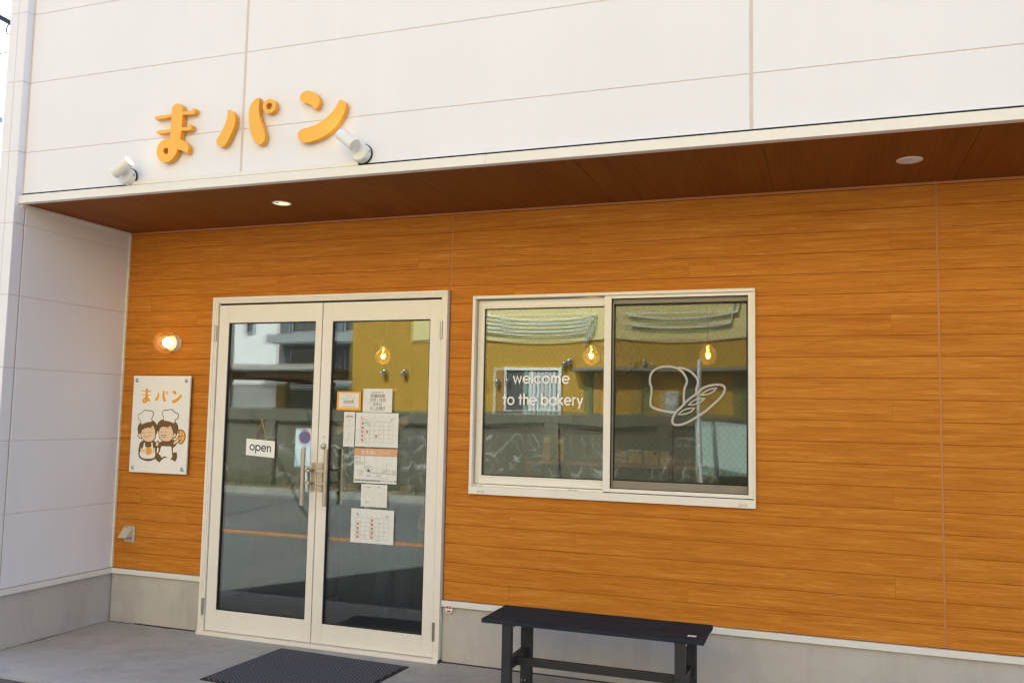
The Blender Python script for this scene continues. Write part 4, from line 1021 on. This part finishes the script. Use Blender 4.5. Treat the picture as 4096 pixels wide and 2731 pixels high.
prt(r, t)
t = MB()
for k in range(21): t.box(-.6405 + .0142 * k, -.6335 + .0142 * k, Y1 - .0006, Y1 - .0004, .6952, .7008)
t.box(-.454, -.355, Y1 - .0008, Y1 - .0006, .6905, .7085); prt(r, t, m_paper, 'railway_dash')
t = MB(); t.text('東武東上線「霞ヶ関駅」', -.4045, .6955, .0088, Y1 - .0012); prt(r, t)
# small timetable
r = notice(-.588, -.4015, .533, .675, 'smallest plain timetable sheet with faint columns, between the map and the April calendar')
t = MB()
for x in (-.575, -.553, -.520, -.500, -.495, -.472, -.438, -.416): t.box(x, x + .0006, Y1 - .0001, Y1, .556, .660)
for q in range(9):
    z = .556 + .013 * q
    for xa, xb in ((-.575, -.553), (-.520, -.500), (-.495, -.472), (-.438, -.416)): t.box(xa, xb, Y1 - .0003, Y1 - .0002, z, z + .0006)
prt(r, t, plain('pale_grey_ink', (.62, .62, .61), .5))
t = MB()
for x, z in ((-.537, .6555), (-.456, .6555), (-.541, .560)): t.box(x - .014, x + .014, Y1 - .0005, Y1 - .0004, z, z + .0035)
for x in (-.545, -.515, -.485, -.455): t.box(x - .003, x + .003, Y1 - .0005, Y1 - .0004, .545, .547)
prt(r, t, m_greyink)
# april
r = notice(-.6545, -.348, .304, .518, 'white April calendar with red rings, lowest of the papers on the door', cat='calendar')
calendar(r, 0, 0, 0, 0, '4', '月', 3, 30, [(3, 0)] + [(c, q) for q in range(1, 5) for c in (0, 3)], -.620, -.384, .328, .462, .027)

# open sign on its chain, hung inside the left glass
r = thing('hanging_sign', (-1.36, -.01, .83), 'small white open sign hung on a chain at the left door glass', 'hanging sign')
sx0, sx1, sz0, sz1 = -1.4755, -1.2495, .822, .934; tl = -.058
MB().add([(sx0, -.0105, sz0 + .007), (sx1, -.0105, sz0 - .006), (sx1, -.0105, sz1 - .007), (sx0, -.0105, sz1 + .006), (sx0, -.0065, sz0 + .007), (sx1, -.0065, sz0 - .006), (sx1, -.0065, sz1 - .007), (sx0, -.0065, sz1 + .006)],
   [(0, 1, 2, 3), (7, 6, 5, 4), (0, 4, 5, 1), (1, 5, 6, 2), (2, 6, 7, 3), (3, 7, 4, 0)]).build('plate', m_decal, r)
t = MB(); strokes(t, 'open', -1.446, -1.276, .8625, .0400, -.0113, .20, tl); t.build('lettering', plain('slate_ink', (.045, .065, .07), .5), r, fixn=False)
chn = MB(); top = Vector((-1.360, -.008, 1.066))
for q in (Vector((-1.412, -.008, .924)), Vector((-1.310, -.008, .919))):
    n = 17
    for i in range(n):
        p0 = q.lerp(top, i / n); p1 = q.lerp(top, (i + 1.25) / n); d = (p1 - p0)
        e = Vector((0, 1, 0)) if i % 2 else Vector((d.z, 0, -d.x)).normalized()
        ring = [p0.lerp(p1, .5) + d * .5 * math.cos(rad(a)) + e * .0032 * math.sin(rad(a)) for a in range(0, 361, 45)]
        chn.tube(ring, .0011, 5)
chn.build('chain', plain('brass', (.62, .44, .15), .3, .9), r)
MB().ball((-1.360, -.006, 1.068), .009, 16, (1, .4, 1)).build('suction_hook', m_globe, r)
# pull sticker
r = thing('pull_sticker', (-.868, -.0175, .925), 'white PULL sticker above the lock on the door stile', 'sticker')
MB().box(-.885, -.851, -.0170, -.0164, .925, .984).build('sticker_face', m_decal, r)
t = MB(); t.text('引', -.868, .955, .026, -.0174, bold=.01); t.text('PULL', -.868, .9295, .0095, -.0174); t.box(-.880, -.856, -.0174, -.0173, .944, .9448); t.build('print', plain('navy_ink', (.03, .04, .10), .5), r, fixn=False)

# ================================================================ inside the shop
def pendant(x, y, z, label):
    r = thing('pendant_lamp', (x, y, 2.36), label, 'pendant lamp', 'amber globe pendants inside the shop')
    MB().tube([(x, y, 2.36), (x, y, z + .13)], .003, 8).build('cord', m_gasket, r)
    MB().lathe((x, y, z + .135), (0, 0, -1), [(0, 0), (0, .018), (.055, .022), (.06, 0)], 20).build('socket', m_dark, r, smooth=True)
    MB().lathe((x, y, z + .08), (0, 0, -1), [(.0, .018), (.02, .03), (.045, .052), (.075, .060), (.105, .054), (.13, .032), (.14, 0)], 32).build('globe', m_amber, r, smooth=True)
    fl_ = MB().ball((x, y, z), .013, 16, (1, 1, 1.35))
    fl_.build('filament', m_bulb2, r)
    p = bpy.data.lights.new('lamp', 'POINT'); p.energy = 3; p.color = (1, .66, .30); p.shadow_soft_size = .018
    po = bpy.data.objects.new('lamp_glow', p); link(po, r); po.location = (0, 0, z - 2.36)
pendant(-1.000, 1.0, 1.561, 'glowing amber globe lamp seen through the right door glass')
pendant(.656, 1.0, 1.558, 'glowing amber globe lamp seen through the left window pane')
pendant(1.471, 1.0, 1.556, 'glowing amber globe lamp behind the bread drawing in the right window pane')
r = thing('ceiling_fan', (-1.13, 1.05, 1.62), 'dark oval fan blade on a bracket behind the top of the right door glass', 'fan')
bl = MB(); vs = []
for i in range(40):
    t_ = 2 * math.pi * i / 40; u, v = .115 * math.cos(t_), .26 * math.sin(t_)
    vs.append((-1.135 + u * .93 + v * -.30, 1.0 + u * .2, 1.915 + v * .93 + u * .30))
n = len(vs); bl.add(vs + [(a, b + .012, c) for a, b, c in vs], [tuple(range(n)), tuple(range(2 * n - 1, n - 1, -1))] + [(i, n + i, n + (i + 1) % n, (i + 1) % n) for i in range(n)])
bl.build('blade', plain('dark_blade', (.035, .03, .022), .5), r)
MB().tube([(-1.10, 1.0, 1.72), (-1.075, .99, 1.65), (-1.045, .98, 1.59)], .012).tube([(-1.085, 1.0, 1.72), (-1.05, .99, 1.64), (-1.03, .98, 1.60)], .010).build('bracket', m_dark, r, smooth=True)
MB().tube([(-1.16, 1.01, 2.36), (-1.15, 1.008, 2.12)], .012).build('rod', m_dark, r)
r = thing('wall_clock', (.14, 3.49, 1.73), 'large round wall clock on the back wall behind the window stile', 'clock')
MB().lathe((.14, 4.19, 1.78), (0, -1, 0), [(0, .21), (.03, .21), (.034, .195), (.03, .19)], 48).build('rim', m_dark, r, smooth=True)
MB().lathe((.14, 4.165, 1.78), (0, -1, 0), [(0, .19), (.0005, 0)], 48).build('dial', m_beige, r)
t = MB()
for k in range(12):
    a = rad(90 - 30 * (k + 1)); t.text(str(k + 1), .14 + .15 * math.cos(a), 1.767 + .15 * math.sin(a), .04, 4.160)
t.ribbon([(.14, 1.78), (.06, 1.83)], .012, 4.160); t.ribbon([(.14, 1.78), (.16, 1.92)], .008, 4.159); t.build('numerals', m_ink, r, fixn=False)

r = thing('display_shelf', (.55, 2.1, GZ), 'wooden display shelf seen through the window, holding the paper bags', 'shelf')
MB().box(-.15, 1.30, 1.95, 2.35, .735, .765).build('board', m_shelfwood, r, bevel=.003)
MB().box(-.15, 1.30, 1.97, 2.35, .25, .275).build('board', m_shelfwood, r, bevel=.003)
MB().box(-.14, 1.29, 2.33, 2.35, GZ, .735).build('back', plain('shelf_back', (.05, .055, .055), .7), r)
for x in (-.15, 1.26): MB().box(x, x + .04, 1.96, 2.33, GZ + .006, .735).build('leg', m_shelfwood, r)
def bag_mesh(x, w, h, y=2.05, z=.766):
    mb = MB(); d = .05
    mb.add([(x, y - d, z), (x + w, y - d, z), (x + w, y + d, z), (x, y + d, z), (x + .004, y - d * .7, z + h * .8), (x + w - .004, y - d * .7, z + h * .8), (x + w - .004, y + d * .7, z + h * .8), (x + .004, y + d * .7, z + h * .8),
      (x + .006, y - .006, z + h), (x + w - .006, y - .006, z + h * .985), (x + w - .006, y + .006, z + h * .985), (x + .006, y + .006, z + h)],
      [(3, 2, 1, 0), (0, 1, 5, 4), (1, 2, 6, 5), (2, 3, 7, 6), (3, 0, 4, 7), (4, 5, 9, 8), (5, 6, 10, 9), (6, 7, 11, 10), (7, 4, 8, 11), (8, 9, 10, 11)])
    return mb
for i, (x, w, lab) in enumerate(((.600, .105, 'folded'), (.712, .118, 'plain'), (.838, .118, 'stamped'), (.964, .118, 'stamped'))):
    lab = ['brown paper bag on the shelf nearest the window stile', 'brown paper bag second from the window stile, beside the creased one', 'brown paper bag with dark square stamp, second from the right of the row', 'brown paper bag with dark square stamp at the right end of the row'][i]
    r = thing('paper_bag', (x + w / 2, 2.05, .766), lab, 'paper bag', 'paper bags on the display shelf')
    o = bag_mesh(x, w, .108 - .002 * i).build('bag', m_kraft, r)
    if i: MB().box(x + w - .034, x + w - .012, 1.9975, 1.9985, .766 + .078, .766 + .098).build('stamp', m_brown, r)
for i, (x, z1, lab) in enumerate(((-.022, .977, 'tall beige carton on the shelf, behind the word bakery'), (.096, .962, 'shorter beige carton on the shelf, right of the tall one'))):
    r = thing('carton', (x + .03, 2.1, .766), lab, 'carton', 'cartons on the display shelf')
    MB().box(x, x + .06, 2.05, 2.13, .766, z1).build('box', m_kraft, r, bevel=.002)
    MB().box(x + .006, x + .054, 2.0488, 2.0498, z1 - .06, z1 - .02).build('carton_label', m_paper, r)
r = thing('counter', (2.0, 3.0, GZ), 'dark shop counter at the back of the shop, seen faintly through the glass', 'counter')
MB().box(1.25, 4.2, 2.9, 3.4, GZ + .006, .48).build('front', plain('counter_front', (.10, .085, .06), .6), r); MB().box(1.2, 4.25, 2.86, 3.44, .48, .52).build('top', m_shelfwood, r, bevel=.004)

# ---------------------------------------------------------------- people standing inside
def person(name, label, x, y, rz, mats, h=1.66):
    r = thing(name, (x, y, GZ + .006), label, 'person', 'people standing inside the shop'); r.rotation_euler = (0, 0, rz)
    k = h / 1.66
    J = {'pelvis': (0, 0, .88), 'belly': (0, .0, 1.02), 'chest': (0, .01, 1.20), 'neck0': (0, .0, 1.36), 'neck': (0, -.01, 1.42), 'head': (0, -.025, 1.53), 'crown': (0, -.01, 1.62), 'nose': (0, -.115, 1.525),
         'sL': (.17, 0, 1.33), 'eL': (.215, .02, 1.06), 'wL': (.20, -.10, .84), 'pL': (.195, -.12, .77), 'hL': (.09, 0, .84), 'kL': (.10, -.02, .46), 'aL': (.10, .02, .08), 'tL': (.11, -.13, .03)}
    Rr = {'pelvis': .135, 'belly': .115, 'chest': .135, 'neck0': .065, 'neck': .055, 'head': .088, 'crown': .07, 'nose': .016, 's': .06, 'e': .043, 'w': .03, 'p': .032, 'h': .095, 'k': .06, 'a': .042, 't': .035}
    E = [('pelvis', 'belly'), ('belly', 'chest'), ('chest', 'neck0'), ('neck0', 'neck'), ('neck', 'head'), ('head', 'crown'), ('head', 'nose')]
    for s_, sg in (('L', 1), ('R', -1)):
        if s_ == 'R':
            for q in ('s', 'e', 'w', 'p', 'h', 'k', 'a', 't'): a = J[q + 'L']; J[q + 'R'] = (-a[0], a[1], a[2])
        E += [('neck0', 's' + s_), ('s' + s_, 'e' + s_), ('e' + s_, 'w' + s_), ('w' + s_, 'p' + s_), ('pelvis', 'h' + s_), ('h' + s_, 'k' + s_), ('k' + s_, 'a' + s_), ('a' + s_, 't' + s_)]
        for f in range(5):      # five fingers hanging from the palm
            fx = .195 + (0 if f else -.035); off = -.145 + .022 * f if f else -.115
            L = (.0, .075, .085, .078, .06)[f] if f else .05
            J[f'f{f}a{s_}'] = (sg * fx, off + .01, .735); J[f'f{f}b{s_}'] = (sg * (fx - .012), off + .02, .735 - L)
            E += [('p' + s_, f'f{f}a{s_}'), (f'f{f}a{s_}', f'f{f}b{s_}')]
    def skin(nm, keys, extra, mat, parent=None, sub=1):
        ks = [q for q in J if any(q in e for e in keys)]; ix = {q: i for i, q in enumerate(ks)}
        me = bpy.data.meshes.new(nm); me.from_pydata([tuple(Vector(J[q]) * k) for q in ks], [(ix[a], ix[b]) for a, b in keys], [])
        o = bpy.data.objects.new(nm, me); COL.objects.link(o); md = o.modifiers.new('skin', 'SKIN'); ss = o.modifiers.new('sub', 'SUBSURF'); ss.levels = ss.render_levels = sub
        sv = me.skin_vertices[0].data
        for q in ks:
            rr = (.0085 if q[0] == 'f' and q[1].isdigit() else Rr.get(q, Rr.get(q[:-1]))) + extra
            sv[ix[q]].radius = (rr * k, rr * k * (.8 if q in ('pelvis', 'belly', 'chest') else 1)); sv[ix[q]].use_root = q == ks[0]
        dg = bpy.context.evaluated_depsgraph_get(); m2 = bpy.data.meshes.new_from_object(o.evaluated_get(dg)); bpy.data.objects.remove(o)
        m2.materials.clear(); m2.materials.append(mat)
        for p in m2.polygons: p.use_smooth = True
        o = bpy.data.objects.new(nm, m2); link(o, parent or r); return o
    body = skin('body', [e for e in E if e[1][0] != 't'], 0, mats[0])
    skin('trousers', [e for e in E if e[0][0] in 'h' and e[0] != 'head' or e == ('k' + e[0][1:], 'a' + e[0][1:]) or e in (('pelvis', 'hL'), ('pelvis', 'hR'))], .012, mats[1])
    skin('top', [e for e in E if e in (('pelvis', 'belly'), ('belly', 'chest'), ('chest', 'neck0'), ('neck0', 'sL'), ('neck0', 'sR'), ('sL', 'eL'), ('sR', 'eR'), ('eL', 'wL'), ('eR', 'wR'))], .014, mats[2])
    skin('shoes', [('aL', 'tL'), ('aR', 'tR')], .022, m_gasket)
    hr = MB(); hr.ball((0, .012, 1.565), .115, 24, (.92, 1.02, 1.0)); o = hr.build('hair', mats[3], None, smooth=True); o.parent = r; o.scale = (k, k, k)
    for sg in (1, -1):
        e = MB().ball((sg * .034, -.104, 1.548), .011, 10); o = e.build('eye', m_ink, None, smooth=True); o.parent = r; o.scale = (k, k, k)
    o = MB().ball((0, -.1, 1.487), .02, 12, (1.1, .35, .25)).build('mouth', m_red, None, smooth=True); o.parent = r; o.scale = (k, k, k)
    return r
person('person', 'dark haired person in navy trousers standing behind the paper notices', -.745, .80, 2.9, (m_skin, m_navy, plain('dark_grey_cloth', (.035, .037, .04), .9), m_hairb))
person('person', 'person dressed in black standing behind the door stile', -1.275, .95, 2.6, (m_skin, m_blackcloth, m_blackcloth, m_hairb), 1.62)

# ================================================================ across the street (seen in the glass)
r = thing('retaining_wall', (-8, -9.87, GZ), 'cracked grey concrete retaining wall across the street with white seams', 'wall')
mbw = MB().box(-60, 60, -9.98, -9.86, GZ - .02, .95); mbw.build('wall_face', m_retain, r)
MB().box(-60, 60, -10.0, -9.80, .951, 1.19).build('coping', m_retain, r, bevel=.01)
pl_ = MB()
for k in range(-14, 14): pl_.box(k * 1.95 - .55, k * 1.95 - .25, -9.859, -9.81, GZ - .02, .95)
pl_.build('pilaster', m_retain, r)
r = thing('red_reflector', (-7.15, -9.80, .72), 'small red disc fixed on a pilaster of the retaining wall', 'reflector')
MB().lathe((-7.15, -9.805, .76), (0, 1, 0), [(0, .075), (.02, .075), (.03, .05), (.032, 0)], 24).build('disc', m_red, r)

YB = -12.0
r = thing('yellow_house', (-1, YB, .62), 'mustard rendered house with a cream upper band across the street', 'house')
MB().box(-7.66, 9, YB - 8, YB, .6, 2.72).box(-7.66, -6.157, YB - 8, YB, 2.72, 9).build('wall', m_yellow, r)
MB().box(-6.155, 9, YB - 8, YB + .03, 2.72, 9).build('upper_wall', m_creamwall, r)
for k in range(5): MB().tube([(-5.6, YB + .07, 2.90 + .085 * k), (-2.25 + .045 * k, YB + .07, 2.90 + .085 * k), (-2.25 + .045 * k, YB + .07, 2.66 + .05 * k)], .019, 8).build('pipe', m_pvc, r, smooth=True)
for k in range(2): MB().tube([(-1.5, YB + .07, 3.02 + .2 * k), (.6 + .1 * k, YB + .07, 3.02 + .2 * k), (.6 + .1 * k, YB + .07, 3.6)], .028, 8).build('pipe', m_pvc, r, smooth=True)
jn = MB()
for k in range(36): jn.box(-7.5 + .455 * k, -7.494 + .455 * k, YB + .0, YB + .0015, .65, 2.70)
jn.build('wall_joint', plain('mustard_joint', (.30, .17, .03), .8), r)
def vent(x, z):
    mb = MB().lathe((x, YB, z + .04), (0, 1, 0), [(0, .062), (.05, .062), (.085, .05), (.105, .028), (.11, 0)], 20); mb.cyl((x, YB + .055, z + .03), (x, YB + .055, z - .045), .05, .047, 20)
    mb.build('vent_hood', m_vent, r, smooth=True)
for x, z in ((-6.81, 2.0), (-6.31, 2.0), (-4.44, 1.81), (-4.165, 1.82), (-2.71, 2.21), (-2.59, 2.27), (-1.28, 2.25), (-1.08, 2.18)): vent(x, z)
wn = MB().box(-4.25, -4.19, YB, YB + .05, 1.2, 2.17).box(-2.84, -2.77, YB, YB + .05, 1.2, 2.17).box(-4.19, -2.84, YB, YB + .05, 2.11, 2.17).box(-4.19, -2.84, YB, YB + .05, 1.15, 1.21).box(-3.55, -3.51, YB, YB + .04, 1.21, 2.11)
wn = wn.build('window', m_bldg, r); MB().quad((-4.19, YB + .012, 1.21), (-2.84, YB + .012, 1.21), (-2.84, YB + .012, 2.11), (-4.19, YB + .012, 2.11)).build('pane', m_dglass, wn)
cu = MB()
for i in range(40):
    xa = -3.6 + .74 * i / 40; xb = -3.6 + .74 * (i + 1) / 40
    cu.quad((xa, YB + .02 + .012 * math.sin(i * 1.1), 1.21), (xb, YB + .02 + .012 * math.sin((i + 1) * 1.1), 1.21), (xb, YB + .02 + .012 * math.sin((i + 1) * 1.1), 2.08), (xa, YB + .02 + .012 * math.sin(i * 1.1), 2.08))
cu.build('curtain', m_curtain, wn, fixn=False)
dw = MB().box(-2.45, 3, YB, YB + .25, 2.08, 2.14).build('canopy', m_steelgrey, r)
for x0, x1 in ((-2.2, -1.98), (-1.35, -1.12), (-.35, -.1), (.75, 1.6)): MB().box(x0, x1, YB, YB + .03, .65, 2.07).build('shutter', plain('dull_green_panel', (.13, .15, .07), .7) if x0 == -2.2 else bpy.data.materials['dull_green_panel'], r)
wh = MB().box(-.74, -.44, YB, YB + .22, 1.22, 1.66).build('water_heater', plain('heater_shell', (.60, .62, .58), .4), r, bevel=.01)
MB().box(-.66, -.52, YB + .2205, YB + .224, 1.58, 1.605).build('heater_vent', m_dark, wh)

r = thing('carport', (-10.5, -12.3, .62), 'low carport with a ribbed translucent roof beyond the retaining wall', 'carport')
rf = MB(); n = 60
for i in range(n):
    x0 = -14.2 + 6.4 * i / n; x1 = -14.2 + 6.4 * (i + 1) / n; h0 = .02 * (i % 2); h1 = .02 * ((i + 1) % 2)
    rf.quad((x0, -11.2, 2.10 + h0), (x1, -11.2, 2.10 + h1), (x1, -14.2, 2.02 + h1), (x0, -14.2, 2.02 + h0))
rf.build('roof', m_carport, r, fixn=False)
MB().box(-14.2, -7.8, -11.2, -11.12, 2.04, 2.16).build('gutter', plain('gutter_grey', (.4, .38, .34), .5), r)
for y in (-11.8, -12.6, -13.4): MB().box(-14.2, -7.8, y, y + .08, 1.90, 2.0).build('purlin', m_carport, r)
MB().add([(-10.6, -11.3, 2.0), (-10.45, -11.3, 2.0), (-9.3, -14, 1.86), (-9.45, -14, 1.86), (-10.6, -11.3, 1.9), (-10.45, -11.3, 1.9), (-9.3, -14, 1.78), (-9.45, -14, 1.78)], [(0, 1, 2, 3), (7, 6, 5, 4), (0, 4, 5, 1), (1, 5, 6, 2), (2, 6, 7, 3), (3, 7, 4, 0)]).build('beam', m_brown, r)
for x in (-13.9, -10.55, -8.0): MB().box(x, x + .09, -11.5, -11.41, .62, 2.0).build('post', m_steelgrey, r)
r = thing('louvre_screen', (-9.2, -14.3, .62), 'grey louvred screen panel at the back of the carport', 'screen', 'louvred screens behind the carport')
lv = MB()
for k in range(22): lv.box(-10.75, -7.9, -14.33, -14.27, .66 + .055 * k, .695 + .055 * k)
lv.build('slats', m_louver, r); MB().box(-10.82, -10.752, -14.34, -14.26, .62, 1.88).build('post', m_steelgrey, r)
r = thing('louvre_screen', (-11.9, -14.3, .62), 'white louvred screen panel at the left end of the carport', 'screen', 'louvred screens behind the carport')
lv = MB()
for k in range(22): lv.box(-12.6, -11.2, -14.33, -14.27, .66 + .055 * k, .698 + .055 * k)
lv.build('slats', m_bldg, r); MB().box(-11.16, -10.86, -14.33, -14.27, .62, 1.86).build('post', m_creamwall, r)

def block(name, x0, x1, y0, y1, h, mat, label, wins, wmat):
    r = thing(name, ((x0 + x1) / 2, (y0 + y1) / 2, .62), label, 'apartment building')
    MB().box(x0, x1, y0, y1, .6, h).build('wall', mat, r)
    MB().box(x0 - .15, x1 + .15, y0 - .15, y1 + .15, h, h + .25).build('roof', m_off, r)
    for (a, b, c, d) in wins:
        w = MB().box(a, b, y1, y1 + .06, c, c + .05).box(a, b, y1, y1 + .06, d - .05, d).box(a, a + .05, y1, y1 + .06, c + .05, d - .05).box(b - .05, b, y1, y1 + .06, c + .05, d - .05).build('window', m_off, r)
        MB().quad((a + .05, y1 + .01, c + .05), (b - .05, y1 + .01, c + .05), (b - .05, y1 + .01, d - .05), (a + .05, y1 + .01, d - .05)).build('pane', wmat, w)
    return r
block('apartment_building', -18.1, -15.45, -30, -21.5, 9, m_bldg, 'plain white block with one small high window, mirrored in the left door glass', [(-17.55, -17.2, 3.95, 4.6)], m_dglass)
r = block('apartment_building', -15.1, -8.4, -30, -20, 11, m_blue_grey, 'dark grey apartment block with recessed balconies, mirrored in the door glass', [(x, x + 1.3, z, z + 1.0) for x in (-14.6, -12.6, -10.6) for z in (3.75, 2.2)], m_dglass)
for z in (1.9, 3.38, 5.6): MB().box(-15.0, -8.4, -20, -19.1, z, z + .28).build('balcony', m_off, r)
def utility_pole(x, y, label, arms=True):
    r = thing('utility_pole', (x, y, GZ), label, 'utility pole', 'concrete utility poles')
    MB().cyl((x, y, GZ), (x, y, 9.5), .15, .11, 20).build('pole', m_pole, r, smooth=True)
    for z in (8.6, 7.8, 6.2):
        a = MB().box(x - .95, x + .95, y - .04, y + .04, z - .04, z + .04).build('crossarm', m_steelgrey, r)
        for q in (-.85, -.45, .45, .85): MB().lathe((x + q, y, z + .04), (0, 0, 1), [(0, .03), (.04, .055), (.07, .03), (.10, .05), (.13, .02), (.135, 0)], 12).build('insulator', m_bldg, a, smooth=True)
    MB().cyl((x + .42, y, 5.0), (x + .42, y, 5.9), .24, n=20).build('transformer', m_off, r, smooth=True)
utility_pole(-14.2, -9.3, 'concrete utility pole with crossarms across the street', True)
for i, (z, dz) in enumerate(((5.4, .1), (4.6, .12), (4.35, .1), (3.2, .15))):
    r = thing('overhead_wire', (-30, -9.2, z), ['topmost thin cable', 'second thin cable', 'third thin cable', 'lowest thick cable'][i] + ' strung along the far side of the street', 'cable', 'overhead cables along the street')
    MB().tube([(-40 + 4 * k, -9.2 + .15 * i, z - dz * math.sin(math.pi * (k % 5) / 5)) for k in range(16)], .02, 6).build('wire', m_gasket, r)

for i, (xa, xb) in enumerate(((-7.5, -9.0), (-5.2, -11.5))):
    r = thing('overhead_wire', (xa, -.9, 4.7), ['service cable running from the bakery roof straight over the street', 'service cable running from the bakery roof slantwise over the street'][i], 'cable', 'overhead cables along the street')
    MB().tube([(xa + (xb - xa) * k / 10, -.9 - 8.3 * k / 10, 4.9 + .5 * k / 10 - .25 * math.sin(math.pi * k / 10)) for k in range(11)], .022, 6).build('wire', m_gasket, r)

# no parking sign on its post by the kerb
r = thing('road_sign', (-6.58, -8.68, GZ), 'pale no-parking sign plate on a thin post by the far kerb', 'road sign')
MB().cyl((-6.53, -8.72, GZ + .1), (-6.60, -8.72, .70), .028, n=16).build('post', m_bldg, r, smooth=True)
MB().box(-6.80, -6.40, -8.69, -8.68, .16, .83).build('plate', plain('pale_sign_plate', (.72, .82, .84), .4), r, bevel=.003)
MB().flat([arc(-6.60, .685, .125, .125, 0, 350, 36)], -8.6785).build('red_ring', m_red, r, fixn=False)
MB().flat([arc(-6.60, .685, .100, .100, 0, 350, 36)], -8.6772).build('blue_disc', m_blue, r, fixn=False)
MB().ribbon([(-6.53, .755), (-6.67, .615)], .028, -8.6760).build('slash', m_red, r, fixn=False)
t = MB()
for i, ch in enumerate('駐車禁止'): t.text(ch, -6.60, .445 - .083 * i, .085, -8.6775, mirror=-1)
t.build('lettering', m_blue, r, fixn=False)
# pale sheet and pole right of the camera's mirror line
r = thing('banner_sheet', (.95, -9.3, .25), 'pale green white sheet hung on a frame by the retaining wall', 'banner')
MB().box(.27, 2.0, -9.32, -9.30, .28, 1.06).build('sheet', m_sheet, r)
for x in (.27, 1.97): MB().cyl((x, -9.34, GZ + .07), (x, -9.34, 1.08), .018, n=12).build('frame_post', m_steelgrey, r)
r = thing('white_pole', (.385, -8.9, GZ), 'slim white post standing by the kerb across the street', 'pole')
MB().cyl((.385, -8.9, GZ + .07), (.385, -8.9, 2.08), .035, n=16).build('post', m_bldg, r, smooth=True)
MB().ball((.385, -8.9, 2.08), .036, 14).build('cap', m_bldg, r, smooth=True)

# ---------------------------------------------------------------- far left, beyond the pillar, against the sky
r = thing('utility_pole', (-22.3, 13.0, GZ), 'utility pole behind the bakery with a dark arm against the sky', 'utility pole', 'concrete utility poles')
MB().cyl((-22.3, 13.0, GZ), (-22.3, 13.0, 14.2), .17, .12, 20).build('pole', m_pole, r, smooth=True)
a = MB().tube([(-22.3, 13.0, 13.45), (-19.72, 13.0, 12.06)], .075, 10).build('crossarm', m_gasket, r)
MB().tube([(-19.86 + .11 * math.cos(.37 * k), 13.0, 11.93 + .15 * math.sin(.37 * k)) for k in range(18)], .016, 6).build('cable_loop', m_gasket, r)
MB().box(-22.3, -19.93, 12.95, 13.05, 9.20, 9.33).build('crossarm', m_off, r)
r = thing('overhead_wire', (-22.3, 13.0, 9), 'thin grey cable crossing the white sky beside the corner pillar', 'cable', 'overhead cables along the street')
MB().tube([(-40, 14, 11.2), (-22.3, 13.0, 11.17), (-5, 12, 11.1)], .012, 6).build('wire', m_gasket, r)
